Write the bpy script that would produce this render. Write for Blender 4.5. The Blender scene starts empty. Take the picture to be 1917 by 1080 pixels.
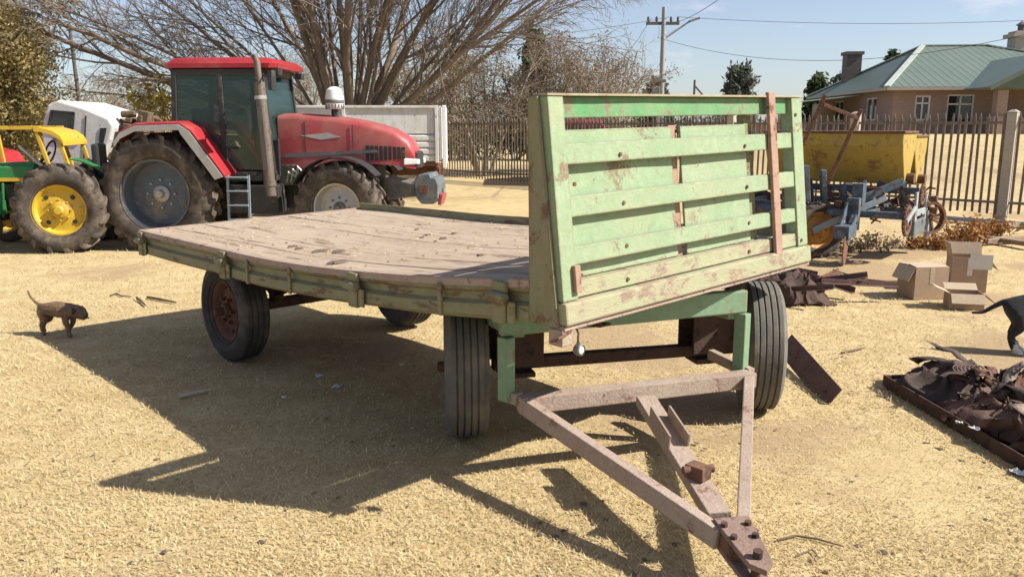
import bpy, math, random
import numpy as np
from mathutils import Vector, Matrix, noise as mnoise

scene = bpy.context.scene
PI = math.pi
rnd = random.Random(7)

# ------------------------------------------------------------------ camera
HC, FPX, HOR = 1.75, 1560.0, 237.0
PITCH = math.atan((540 - HOR) / FPX)
cam_d = bpy.data.cameras.new('camera')
cam = bpy.data.objects.new('camera', cam_d)
scene.collection.objects.link(cam)
cam.location = (0, 0, HC)
cam.rotation_euler = (PI / 2 - PITCH, 0, 0)
cam_d.sensor_width = 36.0
cam_d.lens = 36.0 * FPX / 1917.0
cam_d.clip_end = 3000
cam_d.clip_start = 0.05
scene.camera = cam

# ------------------------------------------------------------------ light
SUN_EL = math.radians(40.5)
SHAZ = math.radians(169.8)              # heading in which shadows fall
world = bpy.data.worlds.new('World')
scene.world = world
world.use_nodes = True
wn, wl = world.node_tree.nodes, world.node_tree.links
wn.clear()
sky = wn.new('ShaderNodeTexSky')
sky.sky_type = 'NISHITA'
sky.sun_disc = False
sky.sun_elevation = SUN_EL
sky.sun_rotation = math.atan2(-math.cos(SHAZ), -math.sin(SHAZ))
sky.altitude = 900
sky.air_density = 1.0
sky.dust_density = 1.7
sky.ozone_density = 2.6
bg = wn.new('ShaderNodeBackground')
bg.inputs['Strength'].default_value = 0.077
wo = wn.new('ShaderNodeOutputWorld')
# small thin fair-weather clouds everywhere in the sky
tcw = wn.new('ShaderNodeTexCoord')
mpw = wn.new('ShaderNodeMapping')
mpw.inputs['Scale'].default_value = (1.0, 1.0, 3.2)
nzw = wn.new('ShaderNodeTexNoise')
nzw.inputs['Scale'].default_value = 7.0
nzw.inputs['Detail'].default_value = 7.0
nzw.inputs['Roughness'].default_value = 0.6
rpw = wn.new('ShaderNodeValToRGB')
rpw.color_ramp.elements[0].position = 0.60
rpw.color_ramp.elements[0].color = (0.14, 0.14, 0.14, 1)
rpw.color_ramp.elements[1].position = 0.78
rpw.color_ramp.elements[1].color = (0.5, 0.5, 0.5, 1)
mxw = wn.new('ShaderNodeMixRGB')
mxw.inputs['Color2'].default_value = (8.5, 7.6, 8.1, 1)
wl.new(tcw.outputs['Generated'], mpw.inputs['Vector'])
wl.new(mpw.outputs['Vector'], nzw.inputs['Vector'])
wl.new(nzw.outputs['Fac'], rpw.inputs['Fac'])
wl.new(rpw.outputs['Color'], mxw.inputs['Fac'])
wl.new(sky.outputs['Color'], mxw.inputs['Color1'])
wl.new(mxw.outputs['Color'], bg.inputs['Color'])
wl.new(bg.outputs['Background'], wo.inputs['Surface'])

sun_d = bpy.data.lights.new('sun', 'SUN')
sun_d.energy = 5.0
sun_d.angle = math.radians(0.53)
sun_d.color = (1.0, 0.95, 0.86)
sun = bpy.data.objects.new('sun', sun_d)
scene.collection.objects.link(sun)
sdir = Vector((math.cos(SHAZ) * math.cos(SUN_EL), math.sin(SHAZ) * math.cos(SUN_EL), -math.sin(SUN_EL)))
sun.rotation_euler = sdir.to_track_quat('-Z', 'Y').to_euler()
sun.location = (20, -5, 20)

scene.view_settings.view_transform = 'Standard'
scene.view_settings.look = 'None'
scene.view_settings.exposure = 0.86
scene.view_settings.gamma = 1.0
scene.cycles.max_bounces = 5
scene.cycles.diffuse_bounces = 3
scene.cycles.transparent_max_bounces = 12
scene.render.resolution_x, scene.render.resolution_y = 1024, 576

# ------------------------------------------------------------------ helpers
COL = scene.collection
Z = Vector((0, 0, 1))


def ray(x, y):
    a, b = (x - 958.5) / FPX, (540 - y) / FPX
    return Vector((a, math.cos(PITCH) + b * math.sin(PITCH), -math.sin(PITCH) + b * math.cos(PITCH)))


def G(x, y, z=0.0):                      # photo pixel -> point at height z
    r = ray(x, y)
    return Vector((0, 0, HC)) + r * ((z - HC) / r.z)


def D(x, y, Y):                          # photo pixel -> point at distance Y
    r = ray(x, y)
    return Vector((0, 0, HC)) + r * (Y / r.y)


class MB:
    def __init__(s):
        s.v, s.f = [], []

    def add(s, vs, fs):
        o = len(s.v)
        s.v.extend(tuple(v) for v in vs)
        s.f.extend(tuple(i + o for i in f) for f in fs)
        return s

    def box(s, c, d, R=None):
        c = Vector(c)
        vs = []
        for x, y, z in ((-1, -1, -1), (1, -1, -1), (1, 1, -1), (-1, 1, -1), (-1, -1, 1), (1, -1, 1), (1, 1, 1), (-1, 1, 1)):
            p = Vector((x * d[0] / 2, y * d[1] / 2, z * d[2] / 2))
            vs.append(c + (R @ p if R is not None else p))
        return s.add(vs, [(0, 3, 2, 1), (4, 5, 6, 7), (0, 1, 5, 4), (1, 2, 6, 5), (2, 3, 7, 6), (3, 0, 4, 7)])

    def bar(s, p, q, w, h, up=(0, 0, 1)):
        p, q = Vector(p), Vector(q)
        d = (q - p)
        L = d.length
        d.normalize()
        up = Vector(up)
        sd = d.cross(up)
        if sd.length < 1e-4:
            sd = d.cross(Vector((1, 0, 0)))
        sd.normalize()
        u2 = sd.cross(d)
        R = Matrix((d, sd, u2)).transposed()
        return s.box((p + q) / 2, (L, w, h), R)

    def angle(s, p, q, w, t, up=(0, 0, 1)):          # L-section
        p, q = Vector(p), Vector(q)
        d = (q - p).normalized()
        sd = d.cross(Vector(up)).normalized()
        u2 = sd.cross(d)
        s.bar(p, q, t, w, up)
        return s.bar(p + sd * (w / 2) - u2 * (w / 2 - t / 2), q + sd * (w / 2) - u2 * (w / 2 - t / 2), w - t, t, up)

    def tube(s, pts, rad, n=8, cap=True):
        pts = [Vector(p) for p in pts]
        if not isinstance(rad, (list, tuple)):
            rad = [rad] * len(pts)
        d0 = (pts[1] - pts[0]).normalized()
        a = d0.orthogonal().normalized()
        vs, fs = [], []
        for i, p in enumerate(pts):
            d = (pts[min(i + 1, len(pts) - 1)] - pts[max(i - 1, 0)]).normalized()
            a = (a - d * a.dot(d))
            a = a.normalized() if a.length > 1e-6 else d.orthogonal().normalized()
            b = d.cross(a)
            for k in range(n):
                t = 2 * PI * k / n
                vs.append(p + (a * math.cos(t) + b * math.sin(t)) * rad[i])
        for i in range(len(pts) - 1):
            for k in range(n):
                fs.append((i * n + k, i * n + (k + 1) % n, (i + 1) * n + (k + 1) % n, (i + 1) * n + k))
        if cap:
            fs.append(tuple(range(n - 1, -1, -1)))
            fs.append(tuple((len(pts) - 1) * n + k for k in range(n)))
        return s.add(vs, fs)

    def lathe(s, prof, n=32, c=(0, 0, 0), axis='y', loop=False):
        c = Vector(c)
        vs, fs = [], []
        m = len(prof)
        for k in range(n):
            t = 2 * PI * k / n
            for r, h in prof:
                if axis == 'y':
                    vs.append(c + Vector((r * math.cos(t), h, r * math.sin(t))))
                else:
                    vs.append(c + Vector((r * math.cos(t), r * math.sin(t), h)))
        for k in range(n):
            k2 = (k + 1) % n
            for j in range(m if loop else m - 1):
                j2 = (j + 1) % m
                q = (k * m + j, k * m + j2, k2 * m + j2, k2 * m + j)
                fs.append(q if axis == 'y' else q[::-1])
        return s.add(vs, fs)

    def loft(s, rings, cap=True, close=True):
        n = len(rings[0])
        vs = [p for r in rings for p in r]
        fs = []
        for i in range(len(rings) - 1):
            for k in range(n if close else n - 1):
                fs.append((i * n + k, i * n + (k + 1) % n, (i + 1) * n + (k + 1) % n, (i + 1) * n + k))
        if cap:
            fs.append(tuple(range(n - 1, -1, -1)))
            fs.append(tuple((len(rings) - 1) * n + k for k in range(n)))
        return s.add(vs, fs)

    def prism(s, poly, a, b, plane='xz'):
        def P(u, w, t):
            return {'xz': (u, t, w), 'yz': (t, u, w), 'xy': (u, w, t)}[plane]
        n = len(poly)
        vs = [P(u, w, a) for u, w in poly] + [P(u, w, b) for u, w in poly]
        fs = [tuple(range(n)), tuple(range(2 * n - 1, n - 1, -1))]
        for k in range(n):
            fs.append((k, k + n, (k + 1) % n + n, (k + 1) % n))
        return s.add(vs, fs)

    def mesh(s, name):
        me = bpy.data.meshes.new(name)
        me.from_pydata(s.v, [], s.f)
        me.update()
        return me

    def build(s, name, mat, parent=None, smooth=False, bevel=0.0, fix=True, loc=None):
        me = s.mesh(name)
        if fix:
            import bmesh
            bm = bmesh.new()
            bm.from_mesh(me)
            bmesh.ops.recalc_face_normals(bm, faces=bm.faces)
            bm.to_mesh(me)
            bm.free()
        me.materials.append(mat)
        if smooth:
            me.polygons.foreach_set('use_smooth', [True] * len(me.polygons))
            if smooth != 'all':
                me.set_sharp_from_angle(angle=math.radians(38))
        return link(name, me, parent, bevel, loc)


def link(name, me, parent=None, bevel=0.0, loc=None):
    o = bpy.data.objects.new(name, me)
    COL.objects.link(o)
    o.parent = parent
    if loc is not None:
        o.location = loc
    if bevel:
        m = o.modifiers.new('bevel', 'BEVEL')
        m.width = bevel
        m.segments = 2
        m.limit_method = 'ANGLE'
        m.angle_limit = math.radians(40)
    return o


def tag(o, label=None, cat=None, group=None, kind=None):
    if label:
        o['label'] = label
    if cat:
        o['category'] = cat
    if group:
        o['group'] = group
    if kind:
        o['kind'] = kind
    return o


def thing(name, loc, label, cat, rz=0.0, group=None):
    o = bpy.data.objects.new(name, None)
    o.empty_display_size = 0.2
    COL.objects.link(o)
    o.location = loc
    o.rotation_euler = (0, 0, rz)
    return tag(o, label, cat, group)


# ------------------------------------------------------------------ materials
def nodes(name):
    m = bpy.data.materials.new(name)
    m.use_nodes = True
    nt = m.node_tree
    b = nt.nodes['Principled BSDF']
    return m, nt.nodes, nt.links, b


def noise_node(n, l, vec, scale, detail=6, rough=0.6, dist=0.0):
    t = n.new('ShaderNodeTexNoise')
    t.inputs['Scale'].default_value = scale
    t.inputs['Detail'].default_value = detail
    t.inputs['Roughness'].default_value = rough
    t.inputs['Distortion'].default_value = dist
    l.new(vec, t.inputs['Vector'])
    return t.outputs['Fac']


def ramp(n, l, fac, a, b, ca=(0, 0, 0, 1), cb=(1, 1, 1, 1)):
    r = n.new('ShaderNodeValToRGB')
    r.color_ramp.elements[0].position = a
    r.color_ramp.elements[0].color = ca
    r.color_ramp.elements[1].position = b
    r.color_ramp.elements[1].color = cb
    l.new(fac, r.inputs['Fac'])
    return r.outputs['Color']


def mix(n, l, fac, a, b, mode='MIX'):
    m = n.new('ShaderNodeMixRGB')
    m.blend_type = mode
    for sock, v in (('Fac', fac), ('Color1', a), ('Color2', b)):
        if isinstance(v, (int, float)):
            m.inputs[sock].default_value = v
        elif isinstance(v, tuple):
            m.inputs[sock].default_value = (*v[:3], 1)
        else:
            l.new(v, m.inputs[sock])
    return m.outputs['Color']


def vecnode(n, l, stretch=(1, 1, 1), src='Object'):
    tc = n.new('ShaderNodeTexCoord')
    mp = n.new('ShaderNodeMapping')
    mp.inputs['Scale'].default_value = stretch
    l.new(tc.outputs[src], mp.inputs['Vector'])
    return mp.outputs['Vector']


def paint(name, c1, c2=None, rust=None, amt=0.0, scale=3.0, rough=0.6, metal=0.0, bump=0.15, bscale=40.0,
          stretch=(1, 1, 1), dust=0.0, dustc=(0.36, 0.28, 0.18), spec=0.4, edge=0.0, streak=0.0):
    m, n, l, b = nodes(name)
    v = vecnode(n, l, stretch)
    c2 = c2 or tuple(x * 0.75 for x in c1)
    f1 = ramp(n, l, noise_node(n, l, v, scale, 7, 0.65), 0.3, 0.7)
    c = mix(n, l, f1, c1, c2)
    f4 = ramp(n, l, noise_node(n, l, v, scale * 9, 5, 0.7), 0.35, 0.75)
    c = mix(n, l, f4, c, mix(n, l, 1.0, c, (0.8, 0.8, 0.8), 'MULTIPLY'))
    rs = b.inputs['Roughness']
    rs.default_value = rough
    if rust:
        nz = noise_node(n, l, v, scale * 2.3, 10, 0.78, 0.3)
        t = 0.70 - amt * 0.32
        fr = ramp(n, l, nz, t - 0.02, t + 0.03, cb=(0.85, 0.85, 0.85, 1))
        if edge:
            bv = n.new('ShaderNodeBevel')
            bv.samples = 4
            bv.inputs['Radius'].default_value = edge
            ge = n.new('ShaderNodeNewGeometry')
            dt = n.new('ShaderNodeVectorMath')
            dt.operation = 'DOT_PRODUCT'
            l.new(bv.outputs['Normal'], dt.inputs[0])
            l.new(ge.outputs['Normal'], dt.inputs[1])
            em = ramp(n, l, dt.outputs['Value'], 0.84, 0.995, (1, 1, 1, 1), (0, 0, 0, 1))
            en = ramp(n, l, noise_node(n, l, v, scale * 4, 8, 0.75), 0.40, 0.52)
            fr = mix(n, l, 1.0, fr, mix(n, l, 1.0, em, en, 'MULTIPLY'), 'LIGHTEN')
        rc = mix(n, l, ramp(n, l, noise_node(n, l, v, scale * 14, 4), 0.3, 0.7), rust, tuple(x * 0.5 for x in rust))
        c = mix(n, l, fr, c, rc)
        l.new(ramp(n, l, fr, 0, 1, (rough,) * 3 + (1,), (0.92,) * 3 + (1,)), rs)
    if streak:
        v2 = vecnode(n, l, (stretch[0] * 9, stretch[1] * 9, stretch[2] * 0.9))
        fs_ = ramp(n, l, noise_node(n, l, v2, 2.2, 8, 0.7), 0.52, 0.72, (0, 0, 0, 1), (streak, streak, streak, 1))
        c = mix(n, l, fs_, c, rust or tuple(x * 0.5 for x in c1))
    if dust:
        fd = ramp(n, l, noise_node(n, l, v, scale * 0.8, 8, 0.7), 0.62 - dust * 0.4, 0.95 - dust * 0.3)
        c = mix(n, l, fd, c, dustc)
    l.new(c, b.inputs['Base Color'])
    b.inputs['Metallic'].default_value = metal
    b.inputs['Specular IOR Level'].default_value = spec
    if bump:
        bp = n.new('ShaderNodeBump')
        bp.inputs['Strength'].default_value = bump
        bp.inputs['Distance'].default_value = 0.01
        l.new(noise_node(n, l, v, bscale, 5, 0.6), bp.inputs['Height'])
        l.new(bp.outputs['Normal'], b.inputs['Normal'])
    return m


RUST = (0.16, 0.07, 0.04)
PINK = (0.34, 0.21, 0.16)
M = {}
M['gate_green'] = paint('gate_green', (0.215, 0.315, 0.17), (0.30, 0.36, 0.225), (0.25, 0.15, 0.105), 0.36, 2.4, 0.62, bump=0.3, edge=.018, streak=.25, dust=0.22, dustc=(0.33, 0.31, 0.19))
M['rail_green'] = paint('rail_green', (0.07, 0.24, 0.08), (0.17, 0.29, 0.14), (0.28, 0.18, 0.13), 0.42, 2.6, 0.55, bump=0.25, edge=.012, streak=.4)
M['gate_pink'] = paint('gate_pink', (0.30, 0.33, 0.19), (0.35, 0.30, 0.20), (0.30, 0.20, 0.15), 0.50, 2.2, 0.7, bump=0.3, stretch=(0.8, 1, 2), edge=.014, streak=.3)
M['side_green'] = paint('side_green', (0.195, 0.20, 0.10), (0.26, 0.235, 0.135), (0.17, 0.095, 0.055), 0.46, 2.5, 0.7, bump=0.3, stretch=(1, .5, 2), edge=.012, streak=.45)
M['wing'] = paint('wing', (0.20, 0.20, 0.11), (0.26, 0.23, 0.14), (0.18, 0.10, 0.06), 0.42, 2.6, 0.7, bump=0.3, edge=.012, streak=.35)
M['under_green'] = paint('under_green', (0.15, 0.27, 0.15), (0.21, 0.31, 0.20), (0.26, 0.16, 0.11), 0.34, 3.5, 0.6, bump=0.25, edge=.010, streak=.3)
M['bar_pink'] = paint('bar_pink', (0.31, 0.22, 0.175), (0.39, 0.32, 0.25), (0.20, 0.105, 0.07), 0.36, 5.0, 0.75, bump=0.45, bscale=70, edge=.010, streak=.25)
M['stay_rust'] = paint('stay_rust', (0.30, 0.17, 0.12), (0.38, 0.25, 0.19), (0.13, 0.06, 0.035), 0.4, 5, 0.8)
M['rust'] = paint('rust', (0.13, 0.065, 0.04), (0.20, 0.10, 0.06), (0.07, 0.035, 0.025), 0.45, 6.0, 0.9, bump=0.5)
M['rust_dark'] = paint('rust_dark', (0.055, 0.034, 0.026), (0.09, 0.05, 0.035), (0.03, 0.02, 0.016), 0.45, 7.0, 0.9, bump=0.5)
M['rust_purple'] = paint('rust_purple', (0.10, 0.055, 0.045), (0.15, 0.085, 0.07), (0.06, 0.03, 0.022), 0.4, 7.0, 0.8, bump=0.4)
M['hitch'] = paint('hitch', (0.19, 0.12, 0.095), (0.25, 0.165, 0.13), (0.10, 0.055, 0.04), 0.45, 7, 0.8, bump=0.5, edge=.008)
M['rim_rust'] = paint('rim_rust', (0.13, 0.055, 0.032), (0.085, 0.038, 0.022), (0.06, 0.03, 0.02), 0.4, 9, 0.85)
M['deck'] = paint('deck', (0.35, 0.26, 0.185), (0.41, 0.325, 0.235), (0.17, 0.10, 0.065), 0.44, 1.8, 0.85, bump=0.45, bscale=25, stretch=(2.6, 0.45, 1), dust=0.48, dustc=(0.42, 0.345, 0.25))
M['deck_pale'] = paint('deck_pale', (0.39, 0.30, 0.22), (0.34, 0.255, 0.18), (0.16, 0.095, 0.06), 0.40, 2.1, 0.85, bump=0.45, bscale=25, stretch=(2.6, 0.45, 1), dust=0.48, dustc=(0.43, 0.355, 0.26))
M['tyre'] = paint('tyre', (0.030, 0.028, 0.026), (0.055, 0.05, 0.045), None, 0, 5, 0.85, bump=0.2, dust=0.35, dustc=(0.16, 0.13, 0.10))
M['tyre_grey'] = paint('tyre_grey', (0.10, 0.095, 0.085), (0.15, 0.14, 0.12), None, 0, 6, 0.9, bump=0.25, dust=0.3, dustc=(0.24, 0.20, 0.15))
M['tyre_dusty'] = paint('tyre_dusty', (0.042, 0.035, 0.03), (0.085, 0.068, 0.053), None, 0, 5, 0.95, bump=0.3, dust=0.38, dustc=(0.27, 0.21, 0.15))
M['red'] = paint('red', (0.36, 0.018, 0.024), (0.30, 0.03, 0.035), None, 0, 1.5, 0.38, bump=0.04, dust=0.32, dustc=(0.36, 0.13, 0.10))
M['red_faded'] = paint('red_faded', (0.33, 0.035, 0.045), (0.36, 0.075, 0.075), None, 0, 1.8, 0.45, bump=0.06, dust=0.42, dustc=(0.33, 0.17, 0.13))
M['silver'] = paint('silver', (0.45, 0.44, 0.43), (0.38, 0.36, 0.34), None, 0, 5, 0.45, metal=0.3, dust=0.25)
M['black'] = paint('black', (0.022, 0.022, 0.023), (0.035, 0.034, 0.033), None, 0, 5, 0.6, dust=0.12)
M['greydark'] = paint('greydark', (0.10, 0.105, 0.11), (0.14, 0.14, 0.14), None, 0, 5, 0.5, dust=0.3)
M['rim_blue'] = paint('rim_blue', (0.12, 0.14, 0.17), (0.085, 0.10, 0.12), (0.16, 0.11, 0.07), 0.3, 4, 0.5, metal=0.2, dust=0.25)
M['yellow'] = paint('yellow', (0.56, 0.37, 0.025), (0.50, 0.31, 0.03), (0.20, 0.11, 0.04), 0.36, 4, 0.55, dust=0.25)
M['hopper'] = paint('hopper', (0.42, 0.30, 0.055), (0.35, 0.24, 0.05), (0.24, 0.13, 0.05), 0.44, 3, 0.6, bump=0.2, streak=.5, dust=.2, dustc=(.34, .26, .12))
M['orange_rim'] = paint('orange_rim', (0.50, 0.25, 0.05), (0.42, 0.19, 0.04), (0.16, 0.08, 0.04), 0.4, 6, 0.6)
M['dgreen'] = paint('dgreen', (0.02, 0.20, 0.05), (0.025, 0.14, 0.045), None, 0, 4, 0.45, dust=0.2, dustc=(0.16, 0.18, 0.10))
M['engine'] = paint('engine', (0.035, 0.05, 0.035), (0.06, 0.05, 0.04), (0.12, 0.07, 0.04), 0.35, 8, 0.75, bump=0.5, dust=0.25)
M['engine_rust'] = paint('engine_rust', (0.16, 0.11, 0.065), (0.10, 0.065, 0.04), (0.26, 0.17, 0.09), 0.45, 9, 0.85, bump=0.5)
M['white'] = paint('white', (0.68, 0.67, 0.63), (0.56, 0.55, 0.52), (0.26, 0.17, 0.11), 0.30, 3.5, 0.55, dust=0.25, streak=.35)
M['white_clean'] = paint('white_clean', (0.78, 0.78, 0.76), (0.72, 0.72, 0.70), None, 0, 3, 0.4)
M['ladder'] = paint('ladder', (0.24, 0.30, 0.32), (0.18, 0.22, 0.24), None, 0, 5, 0.5)
M['stack'] = paint('stack', (0.125, 0.10, 0.08), (0.18, 0.145, 0.115), (0.10, 0.06, 0.04), 0.4, 6, 0.6, metal=0.3)
M['bluebox'] = paint('bluebox', (0.10, 0.12, 0.135), (0.14, 0.155, 0.16), (0.14, 0.09, 0.06), 0.4, 5, 0.6, dust=0.25)
M['pblue'] = paint('pblue', (0.05, 0.095, 0.15), (0.095, 0.14, 0.18), (0.11, 0.07, 0.045), 0.6, 6, 0.65, bump=0.2, dust=0.2)
M['pgrey'] = paint('pgrey', (0.26, 0.31, 0.33), (0.34, 0.35, 0.34), (0.16, 0.10, 0.07), 0.36, 6, 0.65)
M['maroon'] = paint('maroon', (0.17, 0.035, 0.05), (0.13, 0.03, 0.04), None, 0, 3, 0.35)
M['fence_steel'] = paint('fence_steel', (0.155, 0.125, 0.10), (0.23, 0.185, 0.145), (0.15, 0.085, 0.055), 0.4, 5, 0.8)
M['fence_pillar'] = paint('fence_pillar', (0.38, 0.33, 0.26), (0.46, 0.40, 0.32), None, 0, 4, 0.9, bump=0.4)
M['bark'] = paint('bark', (0.155, 0.115, 0.085), (0.25, 0.19, 0.14), None, 0, 6, 0.95, bump=0.5, bscale=30, stretch=(1, 1, .3))
M['twig'] = paint('twig', (0.17, 0.135, 0.105), (0.26, 0.215, 0.175), None, 0, 2, 0.95, bump=0)
M['twig_pale'] = paint('twig_pale', (0.23, 0.19, 0.14), (0.32, 0.265, 0.20), None, 0, 1.5, 0.95, bump=0)
M['galv'] = paint('galv', (0.25, 0.26, 0.27), (0.33, 0.33, 0.33), None, 0, 4, 0.6, metal=0.2)
M['pole_dark'] = paint('pole_dark', (0.085, 0.075, 0.07), (0.12, 0.105, 0.095), None, 0, 4, 0.9)
M['wire'] = paint('wire', (0.06, 0.06, 0.07), None, None, 0, 4, 0.7, bump=0)
M['card'] = paint('card', (0.36, 0.25, 0.16), (0.42, 0.30, 0.20), None, 0, 4, 0.9, bump=0.1)
M['card_in'] = paint('card_in', (0.46, 0.36, 0.25), (0.42, 0.32, 0.22), None, 0, 4, 0.9, bump=0.1)
M['card_label'] = paint('card_label', (0.66, 0.63, 0.55), (0.60, 0.57, 0.50), None, 0, 8, 0.8, bump=0.05)
M['fur_brown'] = paint('fur_brown', (0.12, 0.07, 0.042), (0.26, 0.17, 0.105), None, 0, 14, 0.9, bump=0.6, bscale=160)
M['fur_dark'] = paint('fur_dark', (0.03, 0.02, 0.015), (0.05, 0.03, 0.02), None, 0, 9, 0.9, bump=0.5, bscale=160)
M['fur_black'] = paint('fur_black', (0.012, 0.011, 0.012), (0.02, 0.018, 0.018), None, 0, 9, 0.7, bump=0.5, bscale=160)
M['fur_white'] = paint('fur_white', (0.60, 0.57, 0.53), (0.50, 0.47, 0.43), None, 0, 9, 0.9, bump=0.5, bscale=160)
M['eye'] = paint('eye', (0.008, 0.007, 0.006), None, None, 0, 4, 0.15, bump=0)
M['canvas'] = paint('canvas', (0.045, 0.032, 0.026), (0.085, 0.055, 0.042), (0.14, 0.09, 0.065), 0.4, 7, 0.9, bump=0.5)
M['canvas_brown'] = paint('canvas_brown', (0.10, 0.055, 0.04), (0.15, 0.09, 0.065), (0.05, 0.03, 0.025), 0.4, 7, 0.9, bump=0.5)
M['rag_grey'] = paint('rag_grey', (0.11, 0.115, 0.12), (0.16, 0.16, 0.16), None, 0, 7, 0.9, bump=0.4)
M['paper'] = paint('paper', (0.66, 0.66, 0.68), (0.58, 0.58, 0.60), None, 0, 12, 0.8)
M['stick'] = paint('stick', (0.12, 0.08, 0.05), (0.17, 0.12, 0.08), None, 0, 12, 0.95)
M['stick_pale'] = paint('stick_pale', (0.50, 0.42, 0.30), (0.42, 0.34, 0.24), None, 0, 12, 0.95)
M['mud'] = paint('mud', (0.10, 0.07, 0.05), (0.15, 0.11, 0.075), None, 0, 20, 0.95, bump=0.6)
M['timber'] = paint('timber', (0.25, 0.17, 0.11), (0.33, 0.24, 0.17), (0.12, 0.07, 0.05), 0.35, 6, 0.9, bump=0.4)
M['roof'] = paint('roof', (0.105, 0.145, 0.115), (0.13, 0.165, 0.135), None, 0, 0.6, 0.5, bump=0)
M['roof_cap'] = paint('roof_cap', (0.48, 0.52, 0.46), (0.40, 0.45, 0.39), None, 0, 1, 0.5, bump=0)
M['stucco'] = paint('stucco', (0.42, 0.37, 0.30), (0.36, 0.31, 0.25), None, 0, 2, 0.9)
M['frame_white'] = paint('frame_white', (0.70, 0.69, 0.65), (0.62, 0.61, 0.58), None, 0, 3, 0.6, bump=0)
M['lampglass'] = paint('lampglass', (0.62, 0.62, 0.58), (0.5, 0.5, 0.46), None, 0, 20, 0.15, bump=0.05)


def leafmat(name, a, b, trans=0.25):
    m, n, l, bs = nodes(name)
    ge = n.new('ShaderNodeNewGeometry')
    c = ramp(n, l, ge.outputs['Random Per Island'], 0.0, 1.0, (*a, 1), (*b, 1))
    l.new(c, bs.inputs['Base Color'])
    bs.inputs['Roughness'].default_value = 0.8
    bs.inputs['Specular IOR Level'].default_value = 0.2
    tr = n.new('ShaderNodeBsdfTranslucent')
    l.new(c, tr.inputs['Color'])
    ms = n.new('ShaderNodeMixShader')
    ms.inputs['Fac'].default_value = trans
    l.new(bs.outputs[0], ms.inputs[1])
    l.new(tr.outputs[0], ms.inputs[2])
    l.new(ms.outputs[0], n['Material Output'].inputs['Surface'])
    return m


M['fur_strand'] = leafmat('fur_strand', (0.10, 0.06, 0.035), (0.34, 0.23, 0.14), 0.1)
M['leaf_olive'] = leafmat('leaf_olive', (0.24, 0.195, 0.075), (0.46, 0.37, 0.17))
M['leaf_yellow'] = leafmat('leaf_yellow', (0.34, 0.26, 0.03), (0.46, 0.36, 0.05))
M['leaf_dark'] = leafmat('leaf_dark', (0.025, 0.045, 0.02), (0.06, 0.085, 0.035))
M['leaf_grey_haze'] = leafmat('leaf_grey_haze', (0.065, 0.075, 0.06), (0.13, 0.14, 0.11))  # grey-green foliage, kept pale so far evergreens carry distance haze in their colour
M['leaf_brown'] = leafmat('leaf_brown', (0.16, 0.12, 0.08), (0.29, 0.225, 0.155))
M['leaf_rust'] = leafmat('leaf_rust', (0.22, 0.10, 0.035), (0.42, 0.20, 0.06))
M['straw'] = leafmat('straw', (0.36, 0.27, 0.125), (0.74, 0.60, 0.36), 0.3)


def glassmat(name, col, alpha, rough=0.06):
    m, n, l, b = nodes(name)
    b.inputs['Base Color'].default_value = (*col, 1)
    b.inputs['Roughness'].default_value = rough
    b.inputs['Alpha'].default_value = alpha
    b.inputs['Specular IOR Level'].default_value = 0.7
    return m


M['glass'] = glassmat('glass', (0.015, 0.045, 0.04), 0.58)
M['glass_dark'] = glassmat('glass_dark', (0.03, 0.035, 0.04), 0.85)


def ground_mat():
    m, n, l, b = nodes('dry_lawn')
    tc = n.new('ShaderNodeTexCoord')
    v = tc.outputs['Object']
    at = n.new('ShaderNodeAttribute')
    at.attribute_name = 'bare'
    big = noise_node(n, l, v, 0.45, 6, 0.62)
    mid = noise_node(n, l, v, 3.5, 8, 0.7)
    fine = noise_node(n, l, v, 55, 6, 0.75)
    c = mix(n, l, ramp(n, l, big, 0.35, 0.68), (0.47, 0.365, 0.19), (0.40, 0.30, 0.15))
    c = mix(n, l, ramp(n, l, mid, 0.42, 0.72), c, (0.56, 0.45, 0.255))
    c = mix(n, l, ramp(n, l, fine, 0.50, 0.74), c, mix(n, l, 1.0, c, (0.55, 0.49, 0.40), 'MULTIPLY'))
    bn = n.new('ShaderNodeMath')
    bn.operation = 'ADD'
    sb = n.new('ShaderNodeMath')
    sb.operation = 'MULTIPLY_ADD'
    l.new(noise_node(n, l, v, 9, 8, 0.75), sb.inputs[0])
    sb.inputs[1].default_value = 0.9
    sb.inputs[2].default_value = -0.45
    l.new(at.outputs['Fac'], bn.inputs[0])
    l.new(sb.outputs[0], bn.inputs[1])
    soil = mix(n, l, ramp(n, l, noise_node(n, l, v, 30, 6, 0.7), 0.35, 0.65), (0.27, 0.185, 0.105), (0.36, 0.26, 0.155))
    c = mix(n, l, ramp(n, l, bn.outputs[0], 0.45, 0.75, cb=(0.8, 0.8, 0.8, 1)), c, soil)
    l.new(c, b.inputs['Base Color'])
    b.inputs['Roughness'].default_value = 0.95
    b.inputs['Specular IOR Level'].default_value = 0.15
    bp = n.new('ShaderNodeBump')
    bp.inputs['Strength'].default_value = 0.55
    bp.inputs['Distance'].default_value = 0.03
    hm = mix(n, l, 0.5, fine, noise_node(n, l, v, 14, 6, 0.7))
    l.new(hm, bp.inputs['Height'])
    l.new(bp.outputs['Normal'], b.inputs['Normal'])
    return m


def bareness(x, y):                    # worn soil patches, more of them towards the junk on the right
    a = mnoise.noise((x * .55, y * .55, 5.0)) + .5 * mnoise.noise((x * 1.6, y * 1.6, 9.0)) + .25 * mnoise.noise((x * 4.1, y * 4.1, 2.0))
    right = min(1.0, max(0.0, (x - .8) / 2.5))
    return min(1.0, max(0.0, .27 + .75 * a + .22 * right))


M['ground'] = ground_mat()


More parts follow.
